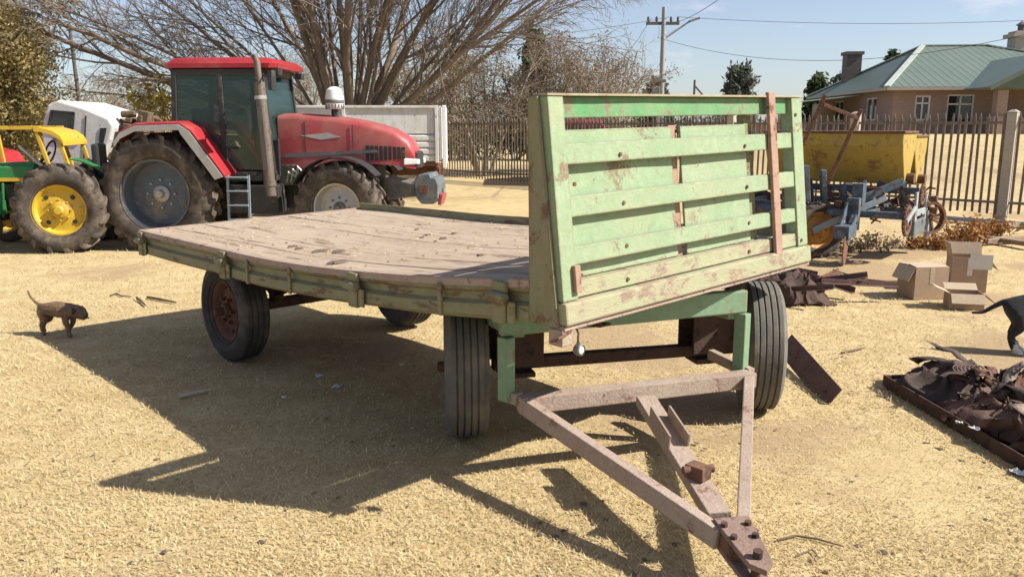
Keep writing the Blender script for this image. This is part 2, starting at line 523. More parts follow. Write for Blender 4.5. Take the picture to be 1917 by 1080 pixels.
def brick_mat():
    m, n, l, b = nodes('face_brick')
    v = vecnode(n, l)
    t = n.new('ShaderNodeTexBrick')
    t.inputs['Scale'].default_value = 1.0
    t.inputs['Brick Width'].default_value = 0.23
    t.inputs['Row Height'].default_value = 0.085
    t.inputs['Mortar Size'].default_value = 0.009
    t.inputs['Color1'].default_value = (0.30, 0.19, 0.15, 1)
    t.inputs['Color2'].default_value = (0.25, 0.155, 0.12, 1)
    t.inputs['Mortar'].default_value = (0.30, 0.26, 0.22, 1)
    sp = n.new('ShaderNodeSeparateXYZ')
    cb = n.new('ShaderNodeCombineXYZ')
    ad = n.new('ShaderNodeMath')
    l.new(v, sp.inputs[0])
    l.new(sp.outputs[0], ad.inputs[0])
    l.new(sp.outputs[1], ad.inputs[1])
    l.new(ad.outputs[0], cb.inputs[0])
    l.new(sp.outputs[2], cb.inputs[1])
    l.new(cb.outputs[0], t.inputs['Vector'])
    l.new(t.outputs['Color'], b.inputs['Base Color'])
    b.inputs['Roughness'].default_value = 0.9
    return m


M['brick'] = brick_mat()

# ------------------------------------------------------------------ ground
def sstep(a, b, x):
    t = min(1.0, max(0.0, (x - a) / (b - a)))
    return t * t * (3 - 2 * t)


def terrain(x, y):                     # the lot beyond the fence climbs gently towards the house
    past = (x - 13.2) * .7215 + (y - 12.05) * .6924
    return 1.37 * sstep(1.0, 20.0, past) * sstep(3.0, 15.0, x - (y - 25) * .12)


def build_ground():
    xs = sorted(set([-900, -500, -250, -120, -70, -45, -30, -22] + [round(-16 + i * 0.2, 3) for i in range(161)] + [18, 20, 22, 25, 28, 31, 35, 40, 45, 55, 70, 120, 250, 500, 900]))
    ys = sorted(set([-300, -100, -40, -15, -6, -2] + [round(0.5 + i * 0.2, 3) for i in range(100)] + [22, 24, 26, 28, 30, 33, 36, 40, 45, 52, 60, 75, 90, 150, 300, 600, 1500]))
    vs = []
    for y in ys:
        for x in xs:
            z = 0.0
            if -20 < x < 20 and 0 < y < 25:
                z = 0.016 * mnoise.noise((x * 0.7, y * 0.7, 3.1)) + 0.008 * mnoise.noise((x * 2.3, y * 2.3, 8.2)) - 0.006
            vs.append((x, y, z + terrain(x, y)))
    nx = len(xs)
    fs = [(j * nx + i, j * nx + i + 1, (j + 1) * nx + i + 1, (j + 1) * nx + i) for j in range(len(ys) - 1) for i in range(nx - 1)]
    mb = MB()
    mb.v, mb.f = vs, fs
    o = mb.build('ground', M['ground'], smooth='all', fix=False)
    at = o.data.attributes.new('bare', 'FLOAT', 'POINT')
    at.data.foreach_set('value', [bareness(x, y) if abs(x) < 20 and 0 < y < 25 else .3 for x, y, z in vs])
    return tag(o, kind='structure')


ground = build_ground()


def build_grass():
    rg = np.random.default_rng(5)
    N = 170000
    u = rg.random(N)
    Y = 1 / (1 / 2.3 - u * (1 / 2.3 - 1 / 15.0))        # density falls with distance squared
    half = Y * 0.66 + 0.3
    X = (rg.random(N) * 2 - 1) * half
    bare = np.array([bareness(x, y) for x, y in zip(X, Y)])
    keep = rg.random(N) > np.clip((bare - .38) * 2.2, 0, .93)
    X, Y, bare = X[keep], Y[keep], bare[keep]
    N = len(X)
    ln = rg.uniform(0.010, 0.034, N) * (0.8 + 0.04 * Y) * (1.25 - .6 * bare) * np.where(rg.random(N) < .03, 2.0, 1.0)
    wd = rg.uniform(0.0016, 0.0034, N) * np.maximum(1.0, Y / 4.0)
    th = rg.random(N) * 2 * np.pi
    tilt = rg.uniform(0.08, 0.75, N)
    dx, dy, dz = np.cos(th) * np.cos(tilt), np.sin(th) * np.cos(tilt), np.sin(tilt)
    px, py = -np.sin(th), np.cos(th)
    base = np.stack([X, Y, np.full(N, 0.0)], 1)
    side = np.stack([px * wd, py * wd, np.zeros(N)], 1)
    tip = base + np.stack([dx * ln, dy * ln, dz * ln * 0.8 + 0.004], 1)
    co = np.empty((N, 3, 3))
    co[:, 0] = base - side
    co[:, 1] = base + side
    co[:, 2] = tip
    me = bpy.data.meshes.new('dry_grass')
    me.vertices.add(3 * N)
    me.vertices.foreach_set('co', co.reshape(-1).astype(np.float32))
    me.loops.add(3 * N)
    me.loops.foreach_set('vertex_index', np.arange(3 * N, dtype=np.int32))
    me.polygons.add(N)
    me.polygons.foreach_set('loop_start', np.arange(0, 3 * N, 3, dtype=np.int32))
    me.polygons.foreach_set('loop_total', np.full(N, 3, dtype=np.int32))
    me.update(calc_edges=True)
    me.materials.append(M['straw'])
    o = link('dry_grass', me)
    return tag(o, 'short straw coloured winter lawn grass covering the yard', 'grass', kind='stuff')


build_grass()

# ------------------------------------------------------------------ wheels
def tyre_mb(R, w, r0, n=48, ribs=0, lugs=0, lug_h=0.045, bulge=0.04):
    """tyre around the local Y axis, outer side towards -Y"""
    mb = MB()
    h = R - r0
    prof = [(r0 - 0.01, -w * .36), (r0 + h * .12, -w * .44), (r0 + h * .4, -w * .5 - bulge * .2), (r0 + h * .7, -w * .5), (R - h * .12, -w * .44)]
    if ribs:
        tw = w * .80
        step = tw / ribs
        for k in range(ribs):
            a = -tw / 2 + k * step
            prof += [(R - .004, a + .002), (R, a + step * .15), (R, a + step * .8), (R - .012, a + step * .84), (R - .012, a + step * .98)]
    else:
        prof += [(R - .01, -w * .36), (R, -w * .2), (R, w * .2), (R - .01, w * .36)]
    prof += [(R - h * .12, w * .44), (r0 + h * .7, w * .5), (r0 + h * .4, w * .5), (r0 + h * .12, w * .44), (r0 - 0.01, w * .36)]
    mb.lathe(prof, n, loop=True)
    for k in range(lugs):
        for sgn in (-1, 1):
            t = 2 * PI * (k + (0.5 if sgn > 0 else 0)) / lugs
            pts = []
            for j, (fr, yy, rr) in enumerate(((0, 0.02, R), (0.45, .26, R - .002), (0.8, .44, R - h * .05), (0.95, .50, R - h * .20))):
                a = t - fr * 2 * PI / lugs * 0.85
                pts.append((a, sgn * yy * w, rr))
            hw = 0.030 * R / .8
            rings = []
            for a, yy, rr in pts:
                da = hw / rr
                top = rr + lug_h * (0.75 if abs(yy) > .49 * w else 1)
                rings.append([Vector((q * math.cos(b), yy, q * math.sin(b))) for q, b in
                              ((rr - .02, a - da * 1.2), (top, a - da * .8), (top, a + da * .8), (rr - .02, a + da * 1.2))])
            mb.loft(rings)
    return mb


def wheel(parent, loc, R, w, r0, tyre_m, rim_m, hub_m, rz=0.0, lugs=0, ribs=0, dish=0.35, nuts=8, lug_h=0.045, holes=0, hub_r=None, label=None):
    rim = MB()
    y0 = -w * .40
    yd = -w * .5 + w * dish
    rim.lathe([(r0 + .012, y0 - .012), (r0 + .012, y0 + .01), (r0 - .03, y0 + .02), (r0 - .05, yd * .6 + y0 * .4), (r0 - .06, yd - .01), (r0 * .72, yd - .004), (r0 * .5, yd - .03),
               (r0 * .30, yd - .035), (0.001, yd - .035)], 40)
    rim.lathe([(r0 - .06, yd + .03), (r0 - .03, w * .38), (r0 + .012, w * .40)], 40)
    rim.lathe([(0.001, yd + .02), (r0 - .06, yd + .03)], 40)
    o = rim.build('wheel', rim_m, parent, smooth=True, fix=False, loc=loc)
    o.rotation_euler = (0, 0, rz)
    if label:
        o['label'] = label
    tyre_mb(R, w, r0, ribs=ribs, lugs=lugs, lug_h=lug_h).build('tyre', tyre_m, o, smooth=True, fix=False)
    hr = hub_r or r0 * .24
    hb = MB().lathe([(hr, yd - .034), (hr, yd - .06), (hr * .85, yd - .075), (hr * .55, yd - .08), (hr * .5, yd - .13), (hr * .4, yd - .145), (0.001, yd - .147)], 24)
    hb.build('hub', hub_m, o, smooth=True, fix=False)
    nm = None
    for k in range(nuts):
        t = 2 * PI * k / nuts
        c = Vector((math.cos(t) * r0 * .40, yd - .045, math.sin(t) * r0 * .40))
        if nm is None:
            nm = MB().lathe([(.016, .01), (.016, -.02), (.001, -.022)], 6).mesh('wheel_nut')
            nm.materials.append(hub_m)
        link('wheel_nut', nm, o, loc=c)
    for k in range(holes):
        t = 2 * PI * (k + .5) / holes
        MB().lathe([(r0 * .09, -.002), (r0 * .075, -.008), (.001, -.008)], 14).build('rim_slot', M['black'], o, smooth=True, fix=False,
                                                                             loc=(math.cos(t) * r0 * .66, yd - .012, math.sin(t) * r0 * .66))
    return o


# ------------------------------------------------------------------ the farm trailer
YAW = -0.7674
TO = Vector((0.193, 3.425, 0))
TR = thing('farm_trailer', TO, 'green flatbed farm trailer with slatted headboard and rusty A-frame drawbar', 'trailer', rz=-YAW)
TM = Matrix.Rotation(-YAW, 4, 'Z')
TM.translation = TO
TI = TM.inverted()
W, L = 2.13, 4.64


def TL(x, y, z):                 # world -> trailer local
    return TI @ Vector((x, y, z))


def zn(v):                       # near side height, bed has sagged towards the rear
    return 0.915 + 0.20 * max(0.0, 1 - v / 2.75) ** 1.7


def zf(v):
    return 0.955 + 0.10 * max(0.0, 1 - v / 2.9) ** 1.5 + 0.06 * (1 - v / L)


def zd(u, v):
    t = u / W
    return zn(v) * (1 - t) + zf(v) * t


# deck boards running the length of the bed
NB = 8
bw = (W - .024) / NB
for k in range(NB):
    mb = MB()
    u0, u1 = .012 + k * bw + .0013, .012 + (k + 1) * bw - .0013
    nu, nv = 4, 44
    r_ = random.Random(200 + k)
    dz, tw_ = r_.uniform(-.0015, .0015), r_.uniform(-.0015, .0015)
    end0, end1 = .12 + r_.uniform(0, .012), L - r_.uniform(0, .012)
    for lay in (0, 1):
        for j in range(nv + 1):
            for i in range(nu + 1):
                u, v = u0 + (u1 - u0) * i / nu, end0 + (end1 - end0) * j / nv
                cup = -.0025 * (1 - (2 * i / nu - 1) ** 2)
                z = zd(u, v) + dz + tw_ * (2 * i / nu - 1) + cup + .005 * mnoise.noise((k * 3.7, v * 1.1, 1.3)) + .002 * mnoise.noise((u * 9, v * 4, 4.3)) - .004
                mb.v.append((u + .002 * mnoise.noise((k * 2.1, v * 5, 0)), v, z - lay * .03))
    S = (nu + 1) * (nv + 1)
    for j in range(nv):
        for i in range(nu):
            q = (j * (nu + 1) + i, j * (nu + 1) + i + 1, (j + 1) * (nu + 1) + i + 1, (j + 1) * (nu + 1) + i)
            mb.f.append(q)
            mb.f.append(tuple(x + S for x in q[::-1]))
        for i in (0, nu):
            p, q = j * (nu + 1) + i, (j + 1) * (nu + 1) + i
            mb.f.append((p, q, q + S, p + S))
    for i in range(nu):
        for j in (0, nv):
            p, q = j * (nu + 1) + i, j * (nu + 1) + i + 1
            mb.f.append((p, q, q + S, p + S))
    mb.build('deck_board', M['deck' if k % 3 else 'deck_pale'], TR, smooth=True)


def side(name, u0, sgn, zfun, lip, mat, a=0.15, b=L):
    """pressed side rail; sgn=-1 faces outwards to smaller u"""
    sec = [(.012, lip), (-.012, lip), (-.014, -.045), (.006, -.055), (.006, -.095), (-.020, -.108), (-.022, -.165), (-.004, -.180), (.05, -.180), (.05, -.168), (.022, -.150), (.018, -.05)]
    rings = []
    n = 24
    for k in range(n + 1):
        v = a + (b - a) * k / n
        wob = 0.005 * mnoise.noise((v * 1.6, u0 * 3, .3))
        rings.append([Vector((u0 - sgn * -1 * 0 + (p + wob) * (-sgn), v, zfun(v) + q + wob)) for p, q in sec])
    return MB().loft(rings).build(name, mat, TR, smooth=True)


side('side_rail', 0.0, -1, zn, .004, M['side_green'])
side('side_rail', W, 1, zf, .055, M['side_green'])
# rusty cover strip along the near edge
for u0, zf_, nm in ((-.004, zn, 'edge_strip'),):
    rings = []
    for k in range(25):
        v = .15 + (L - .15) * k / 24
        rings.append([Vector((u0 + a, v, zf_(v) + c)) for a, c in ((-.018, -.03), (-.018, .008), (.03, .008), (.03, .002), (-.012, .002), (-.012, -.03))])
    MB().loft(rings).build(nm, M['bar_pink'], TR, smooth=True)
# rear rail
rings = []
for k in range(9):
    u = W * k / 8
    z = zd(u, L)
    rings.append([Vector((u, L + a, z + c)) for a, c in ((.004, .006), (.03, .006), (.034, -.05), (.018, -.06), (.018, -.10), (.036, -.11), (.036, -.17), (.004, -.17))])
MB().loft(rings).build('rear_rail', M['bar_pink'], TR, smooth=True)
# hinge brackets on both sides
for v in (0.32, 1.49, 3.09, 4.56):
    for u0, sg, zz in ((0, -1, zn), (W, 1, zf)):
        z = zz(v)
        mb = MB().box((u0 + sg * .034, v, z - .095), (.026, .085, .19))
        mb.tube([(u0 + sg * .052, v - .055, z - .07), (u0 + sg * .052, v + .055, z - .07)], .026, 10)
        mb.box((u0 + sg * .036, v - .075, z - .13), (.012, .05, .10))
        mb.build('hinge_bracket', M['side_green'], TR, smooth=True, bevel=.006)
for v in (2.2, 2.75, .75):
    MB().box((-.028, v, zn(v) - .10), (.014, .03, .16)).build('latch_strap', M['side_green'], TR, bevel=.003)
# chassis
for u in (.62, 1.5):
    rings = []
    for k in range(13):
        v = .25 + (L - .35) * k / 12
        z = zd(u, v) - .185
        rings.append([Vector((u + a, v, z + c)) for a, c in ((-.04, 0), (.04, 0), (.04, -.012), (-.026, -.012), (-.026, -.118), (.04, -.118), (.04, -.13), (-.04, -.13))])
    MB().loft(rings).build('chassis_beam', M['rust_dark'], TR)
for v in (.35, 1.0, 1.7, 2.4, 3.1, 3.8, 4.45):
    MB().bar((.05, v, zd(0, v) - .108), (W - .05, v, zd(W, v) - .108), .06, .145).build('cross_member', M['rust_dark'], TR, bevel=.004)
# rear axle
RW = .385
VR = 3.60
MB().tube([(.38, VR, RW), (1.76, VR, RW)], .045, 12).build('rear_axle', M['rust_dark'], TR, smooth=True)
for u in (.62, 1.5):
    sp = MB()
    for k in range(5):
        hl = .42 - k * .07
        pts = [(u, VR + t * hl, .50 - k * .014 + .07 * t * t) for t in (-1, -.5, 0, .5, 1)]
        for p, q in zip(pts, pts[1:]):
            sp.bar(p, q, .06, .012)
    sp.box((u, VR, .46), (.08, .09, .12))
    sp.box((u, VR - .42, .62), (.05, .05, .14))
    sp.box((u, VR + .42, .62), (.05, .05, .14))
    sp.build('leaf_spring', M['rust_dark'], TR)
wheel(TR, (.27, VR, RW), RW, .22, .24, M['tyre'], M['rim_rust'], M['rim_rust'], rz=-PI / 2, ribs=4, dish=.42, nuts=6, holes=6)
wheel(TR, (W - .27, VR, RW), RW, .22, .24, M['tyre'], M['rim_rust'], M['rim_rust'], rz=PI / 2, ribs=4, dish=.42, nuts=6, holes=6)

# steered front bogie (turned towards the camera)
AX = Vector((.968, .25, 0)).normalized()
AC = Vector((.66, 4.86, 0))
AF = Vector((AX.y, -AX.x, 0))
RF = .40
azl = math.atan2(AX.y, AX.x) + YAW       # axle angle in trailer frame


def BG(a, f, z):                          # bogie coords: a along axle, f forward
    p = AC + AX * a + AF * f
    return TL(p.x, p.y, z)


MB().bar(BG(-.80, 0, RF), BG(.80, 0, RF), .07, .07).build('front_axle', M['rust_dark'], TR, bevel=.006)
wheel(TR, BG(-.955, 0, RF), RF, .235, .235, M['tyre_grey'], M['rim_rust'], M['rim_rust'], rz=YAW + math.radians(5) - PI / 2, ribs=5, dish=.42, nuts=6, holes=6)
wheel(TR, BG(.925, 0, RF), RF, .225, .235, M['tyre_grey'], M['rim_rust'], M['rim_rust'], rz=YAW - math.radians(8) + PI / 2, ribs=5, dish=.42, nuts=6, holes=6)
for a in (-.66, .56):
    mb = MB()
    mb.bar(BG(a - .14, .10, .55), BG(a + .14, .10, .55), .02, .30)
    mb.bar(BG(a - .14, -.10, .55), BG(a + .14, -.10, .55), .02, .30)
    mb.bar(BG(a - .13, 0, .70), BG(a + .13, 0, .70), .22, .02)
    mb.bar(BG(a - .10, 0, .34), BG(a + .10, 0, .34), .16, .03)
    mb.build('axle_bracket', M['rust_dark'], TR, bevel=.004)
# turntable
tt = MB()
c = BG(0.02, 0, 0)
tt.lathe([(.36, .80), (.42, .80), (.42, .84), (.36, .84)], 36, c=(c.x, c.y, 0), axis='z', loop=True)
tt.lathe([(.36, .745), (.42, .745), (.42, .785), (.36, .785)], 36, c=(c.x, c.y, 0), axis='z', loop=True)
tt.build('turntable_ring', M['rust_dark'], TR, smooth=True)
# portal frame in front of axle
PL, PR = Vector((-.035, 4.02, 0)), Vector((1.275, 4.47, 0))


def PT(t, z, back=0.0):
    p = PL.lerp(PR, t)
    d = (PR - PL).normalized()
    p = p + Vector((-d.y, d.x, 0)) * back
    return TL(p.x, p.y, z)


MB().bar(PT(-.02, .795), PT(1.0, .815), .06, .125).build('portal_beam', M['under_green'], TR, bevel=.008)
MB().bar(PT(.0, .40, -.02), PT(.0, .73, -.02), .07, .06).build('portal_leg', M['under_green'], TR, bevel=.006)
MB().bar(PT(.985, .40, -.02), PT(.985, .75, -.02), .07, .06).build('portal_leg', M['under_green'], TR, bevel=.006)
for t in (.05, .95):
    MB().bar(PT(t, .76, .0), PT(t, .72, .62), .07, .09).build('portal_brace', M['under_green'], TR, bevel=.006)
MB().bar(PT(.5, .78, .0), PT(.5, .76, .62), .14, .06).build('portal_brace', M['under_green'], TR, bevel=.006)

# A-frame drawbar
AL, AR = G(972, 757, .40), G(1408, 708, .40)
TIP = G(1372, 1004, .20)


def WL(p):
    return TL(p.x, p.y, p.z)


MB().bar(WL(AL), WL(AR), .085, .085).build('drawbar_cross_beam', M['bar_pink'], TR, bevel=.006)
dl = (AR - AL).normalized()
tipL, tipR = TIP - dl * .055, TIP + dl * .045
MB().bar(WL(AL + dl * .02), WL(tipL), .055, .085).build('drawbar_arm', M['bar_pink'], TR, bevel=.006)
MB().bar(WL(AR - dl * .02), WL(tipR), .055, .08).build('drawbar_arm', M['bar_pink'], TR, bevel=.006)
mid = G(1208, 748, .40)
cend = TIP - dl * .005 + (mid - TIP).normalized() * .12
cm = mid.lerp(cend, .42)
pw = MB().bar(WL(mid), WL(cend), .10, .05)
pw.build('drawbar_centre_arm', M['bar_pink'], TR, bevel=.005)
cd = (cend - mid).normalized()
csd = cd.cross(Z).normalized()
up_ = csd.cross(cd)
lug = MB()
for s in (-1, 1):
    lug.bar(WL(mid.lerp(cend, .22) + csd * s * .045 + up_ * .05), WL(mid.lerp(cend, .50) + csd * s * .045 + up_ * .05), .012, .07)
lug.build('guide_plate', M['bar_pink'], TR, bevel=.003)
lug = MB()
q = mid.lerp(cend, .74)
lug.box(WL(q + up_ * .05), (.07, .09, .06))
lug.tube([WL(q - csd * .07 + up_ * .06), WL(q + csd * .07 + up_ * .06)], .018, 10)
lug.build('spring_catch', M['rust'], TR, smooth=True, bevel=.004)
# hitch
fw = ((TIP - (AL + AR) / 2)).normalized()
fw.z = -.12
fw.normalize()
hs = fw.cross(Z).normalized()
hu = hs.cross(fw)
H0 = TIP - fw * .05


def HP(a, s, u):
    return WL(H0 + fw * a + hs * s + hu * u)


hp = MB()
for zz in (-.035, .045):
    ring_t = [HP(a, s, zz + .012) for a, s in ((0, -.080), (0, .066), (.14, .058), (.29, .046), (.34, 0), (.29, -.046), (.14, -.066))]
    ring_b = [HP(a, s, zz - .012) for a, s in ((0, -.080), (0, .066), (.14, .058), (.29, .046), (.34, 0), (.29, -.046), (.14, -.066))]
    hp.loft([ring_b, ring_t])
hp.build('hitch_plate', M['hitch'], TR, bevel=.004)
MB().bar(HP(.0, 0, .005), HP(.17, 0, .005), .12, .06).build('hitch_block', M['rust'], TR, bevel=.005)
MB().tube([HP(.26, 0, -.08), HP(.26, 0, .085)], .018, 12).build('hitch_pin', M['rust_dark'], TR, smooth=True)
for a, s in ((.06, -.05), (.06, .045), (.14, -.045), (.14, .04)):
    MB().tube([HP(a, s, .05), HP(a, s, .072)], .013, 6).build('bolt', M['rust_dark'], TR)
# links between portal and drawbar
MB().bar(WL(AL + Vector((0, .02, .02))), PT(0.0, .42, .05), .05, .06).build('drawbar_hinge', M['bar_pink'], TR, bevel=.005)
MB().bar(WL(AR + Vector((0, .02, .02))), PT(.985, .44, .28), .045, .06).build('drawbar_hinge', M['bar_pink'], TR, bevel=.005)

# headboard
GH, LEAN = .955, .116


def GP(u, s, off=0.0):                    # off: metres in front of the board plane
    return Vector((u, LEAN * s - off, .917 + .019 * u + GH * s))


def slab(name, u0, u1, s0, s1, o0, o1, mat, bevel=.005, nseg=1, wob=0.0):
    rings = []
    for k in range(nseg + 1):
        u = u0 + (u1 - u0) * k / nseg
        w_ = wob * mnoise.noise((u * 2.3, s0 * 9, 2.0))
        rings.append([GP(u, s0, o0 + w_), GP(u, s0, o1 + w_), GP(u, s1, o1 + w_), GP(u, s1, o0 + w_)])
    return MB().loft(rings).build(name, mat, TR, bevel=bevel)


slab('post', 0.0, .095, 0.115, 1.0, -.03, .045, M['gate_green'])
slab('post', W - .115, W, 0.115, 1.0, -.03, .045, M['gate_green'])
slab('centre_post', .925, .985, .03, .86, -.075, -.035, M['stay_rust'])
slab('rear_post', 1.63, 1.71, .03, .90, -.085, -.040, M['side_green'])
slab('top_rail', .0951, W - .1151, .905, 1.0, -.025, .014, M['rail_green'], nseg=10, wob=.004)
slab('top_cap', -.004, W + .004, 1.001, 1.012, -.036, .050, M['gate_pink'], bevel=.002)
slab('stay_bar', 1.735, 1.805, .10, 1.03, .040, .062, M['stay_rust'], bevel=.004)
rails = ((.705, .795), (.475, .565), (.265, .345))
for s0, s1 in rails:
    slab('slat', .0951, W - .1151, s0, s1, -.002, .036, M['gate_green'], nseg=10, wob=.005)
rows = ((.752, .853), (.522, .748), (.308, .518), (.195, .304))
for s0, s1 in rows:
    slab('panel', .0955, .915, s0, s1, -.026, -.014, M['gate_green'], bevel=.002, nseg=8, wob=.006)
    slab('panel', .99, 1.60, s0, s1, -.026, -.014, M['gate_green'], bevel=.002, nseg=6, wob=.006)
slab('bottom_board', .0951, W - .1151, .118, .192, -.02, .030, M['gate_pink'], nseg=10, wob=.004)
slab('bottom_rail', -.006, W + .004, .012, .112, -.03, .062, M['gate_pink'], bevel=.010, nseg=10, wob=.004)
slab('bottom_flange', -.006, W + .004, -.012, .011, -.05, .045, M['bar_pink'], bevel=.003)
for s in (-1, 1):
    u = -.004 if s < 0 else W + .004
    poly = [(-.02, .918), (.15, .918), (.165, 1.868), (.112, 1.872)]
    if s > 0:
        poly = [(a, z + .04) for a, z in poly]
    MB().prism(poly, u, u + s * .016, 'yz').build('wing_plate', M['wing'], TR, bevel=.003)
# corner plates and bolts
for u, s in ((.12, .22), (.12, .62), (.45, .735), (.45, .51), (1.5, .735), (1.5, .51), (1.5, .31), (.45, .31), (.45, .15), (1.5, .15), (2.05, .9), (2.05, .15)):
    p = GP(u, s, .036 if .2 < s < .8 and u > .2 else .045 if (u < .2 or u > 2) else .03)
    MB().tube([p, p + Vector((0, -.007, 0))], .010, 6).build('bolt', M['rust'], TR)
slab('latch', .065, .10, .15, .27, .047, .066, M['stay_rust'], bevel=.003)
# corner foot, ring and reflector lamp hanging from it
cb = MB().box((.02, .0, .875), (.07, .08, .075))
cb.build('corner_foot', M['bar_pink'], TR, bevel=.006)
MB().tube([(.09, -.02, .91), (.10, -.03, .88), (.085, -.04, .86), (.088, -.04, .845)], .005, 6).build('lamp_wire', M['black'], TR, smooth=True)
lp = MB().lathe([(.001, .012), (.022, .012), (.026, -.004), (.026, -.018), (.021, -.022), (.021, -.014), (.001, -.014)], 18, c=(.088, -.04, .812))
lp.build('tail_lamp', M['greydark'], TR, smooth=True, fix=False)
MB().lathe([(.0205, -.0145), (.016, -.020), (.001, -.023)], 18, c=(.088, -.04, .812)).build('lamp_lens', M['lampglass'], TR, smooth=True, fix=False)
MB().tube([(.088, -.04, .848), (.088, -.04, .835)], .008, 8).build('lamp_mount', M['greydark'], TR, smooth=True)
MB().tube([(.04, -.04, .90), (-.05, -.05, .885), (-.06, -.02, .87), (.0, .0, .86)], .006, 6).build('corner_ring', M['rust'], TR, smooth=True)
# dried mud and holes on the deck
mud = MB()
for (x, y, s) in ((548, 461, .07), (600, 469, .10), (636, 470, .09), (636, 490, .13), (560, 465, .05), (800, 440, .05), (830, 446, .05), (790, 445, .03), (850, 437, .04), (900, 478, .05), (780, 430, .03), (815, 452, .03)):
    p = WL(G(x, y, .99))
    for it in range(3):
        p = WL(G(x, y, zd(p.x, p.y)))
    n = 9
    top, bot = [], []
    for k in range(n):
        t = 2 * PI * k / n
        r = s * (.6 + .6 * rnd.random()) * .5
        bot.append(Vector((p.x + math.cos(t + .76) * r * 1.5, p.y + math.sin(t + .76) * r * .7, zd(p.x, p.y) - .004)))
        top.append(Vector((p.x + math.cos(t + .76) * r * 1.1, p.y + math.sin(t + .76) * r * .5, zd(p.x, p.y) + .007)))
    mud.loft([bot, top])
mud_o = mud.build('mud_patch', M['mud'], TR, smooth=True)
mud_o['kind'] = 'stuff'


dl_ = MB()
r = random.Random(55)
for k in range(900):
    u, v = r.uniform(.05, W - .1), r.uniform(.2, L - .05)
    if mnoise.noise((u * 1.4, v * 1.1, 7)) < -.05:
        continue
    z = zd(u, v) + .004
    t, ln = r.random() * PI, r.uniform(.012, .05)
    a_ = Vector((math.cos(t), math.sin(t), 0)) * ln
    b_ = Vector((-math.sin(t), math.cos(t), 0)) * r.uniform(.0015, .006)
    o_ = Vector((u, v, z))
    dl_.add([o_ - b_, o_ + a_, o_ + b_ + Vector((0, 0, .004))], [(0, 1, 2)])
tag(dl_.build('deck_litter', M['straw'], TR, fix=False), kind='stuff')
for v in (.35, 1.7, 3.1, 4.45):
    for k in range(NB):
        for q in (.3, .7):
            u = .012 + (k + q) * bw
            MB().lathe([(.011, .0), (.009, .004), (.001, .005)], 7, c=(u, v, zd(u, v) - .003), axis='z').build('nail_head', M['stay_rust'], TR, smooth=True)


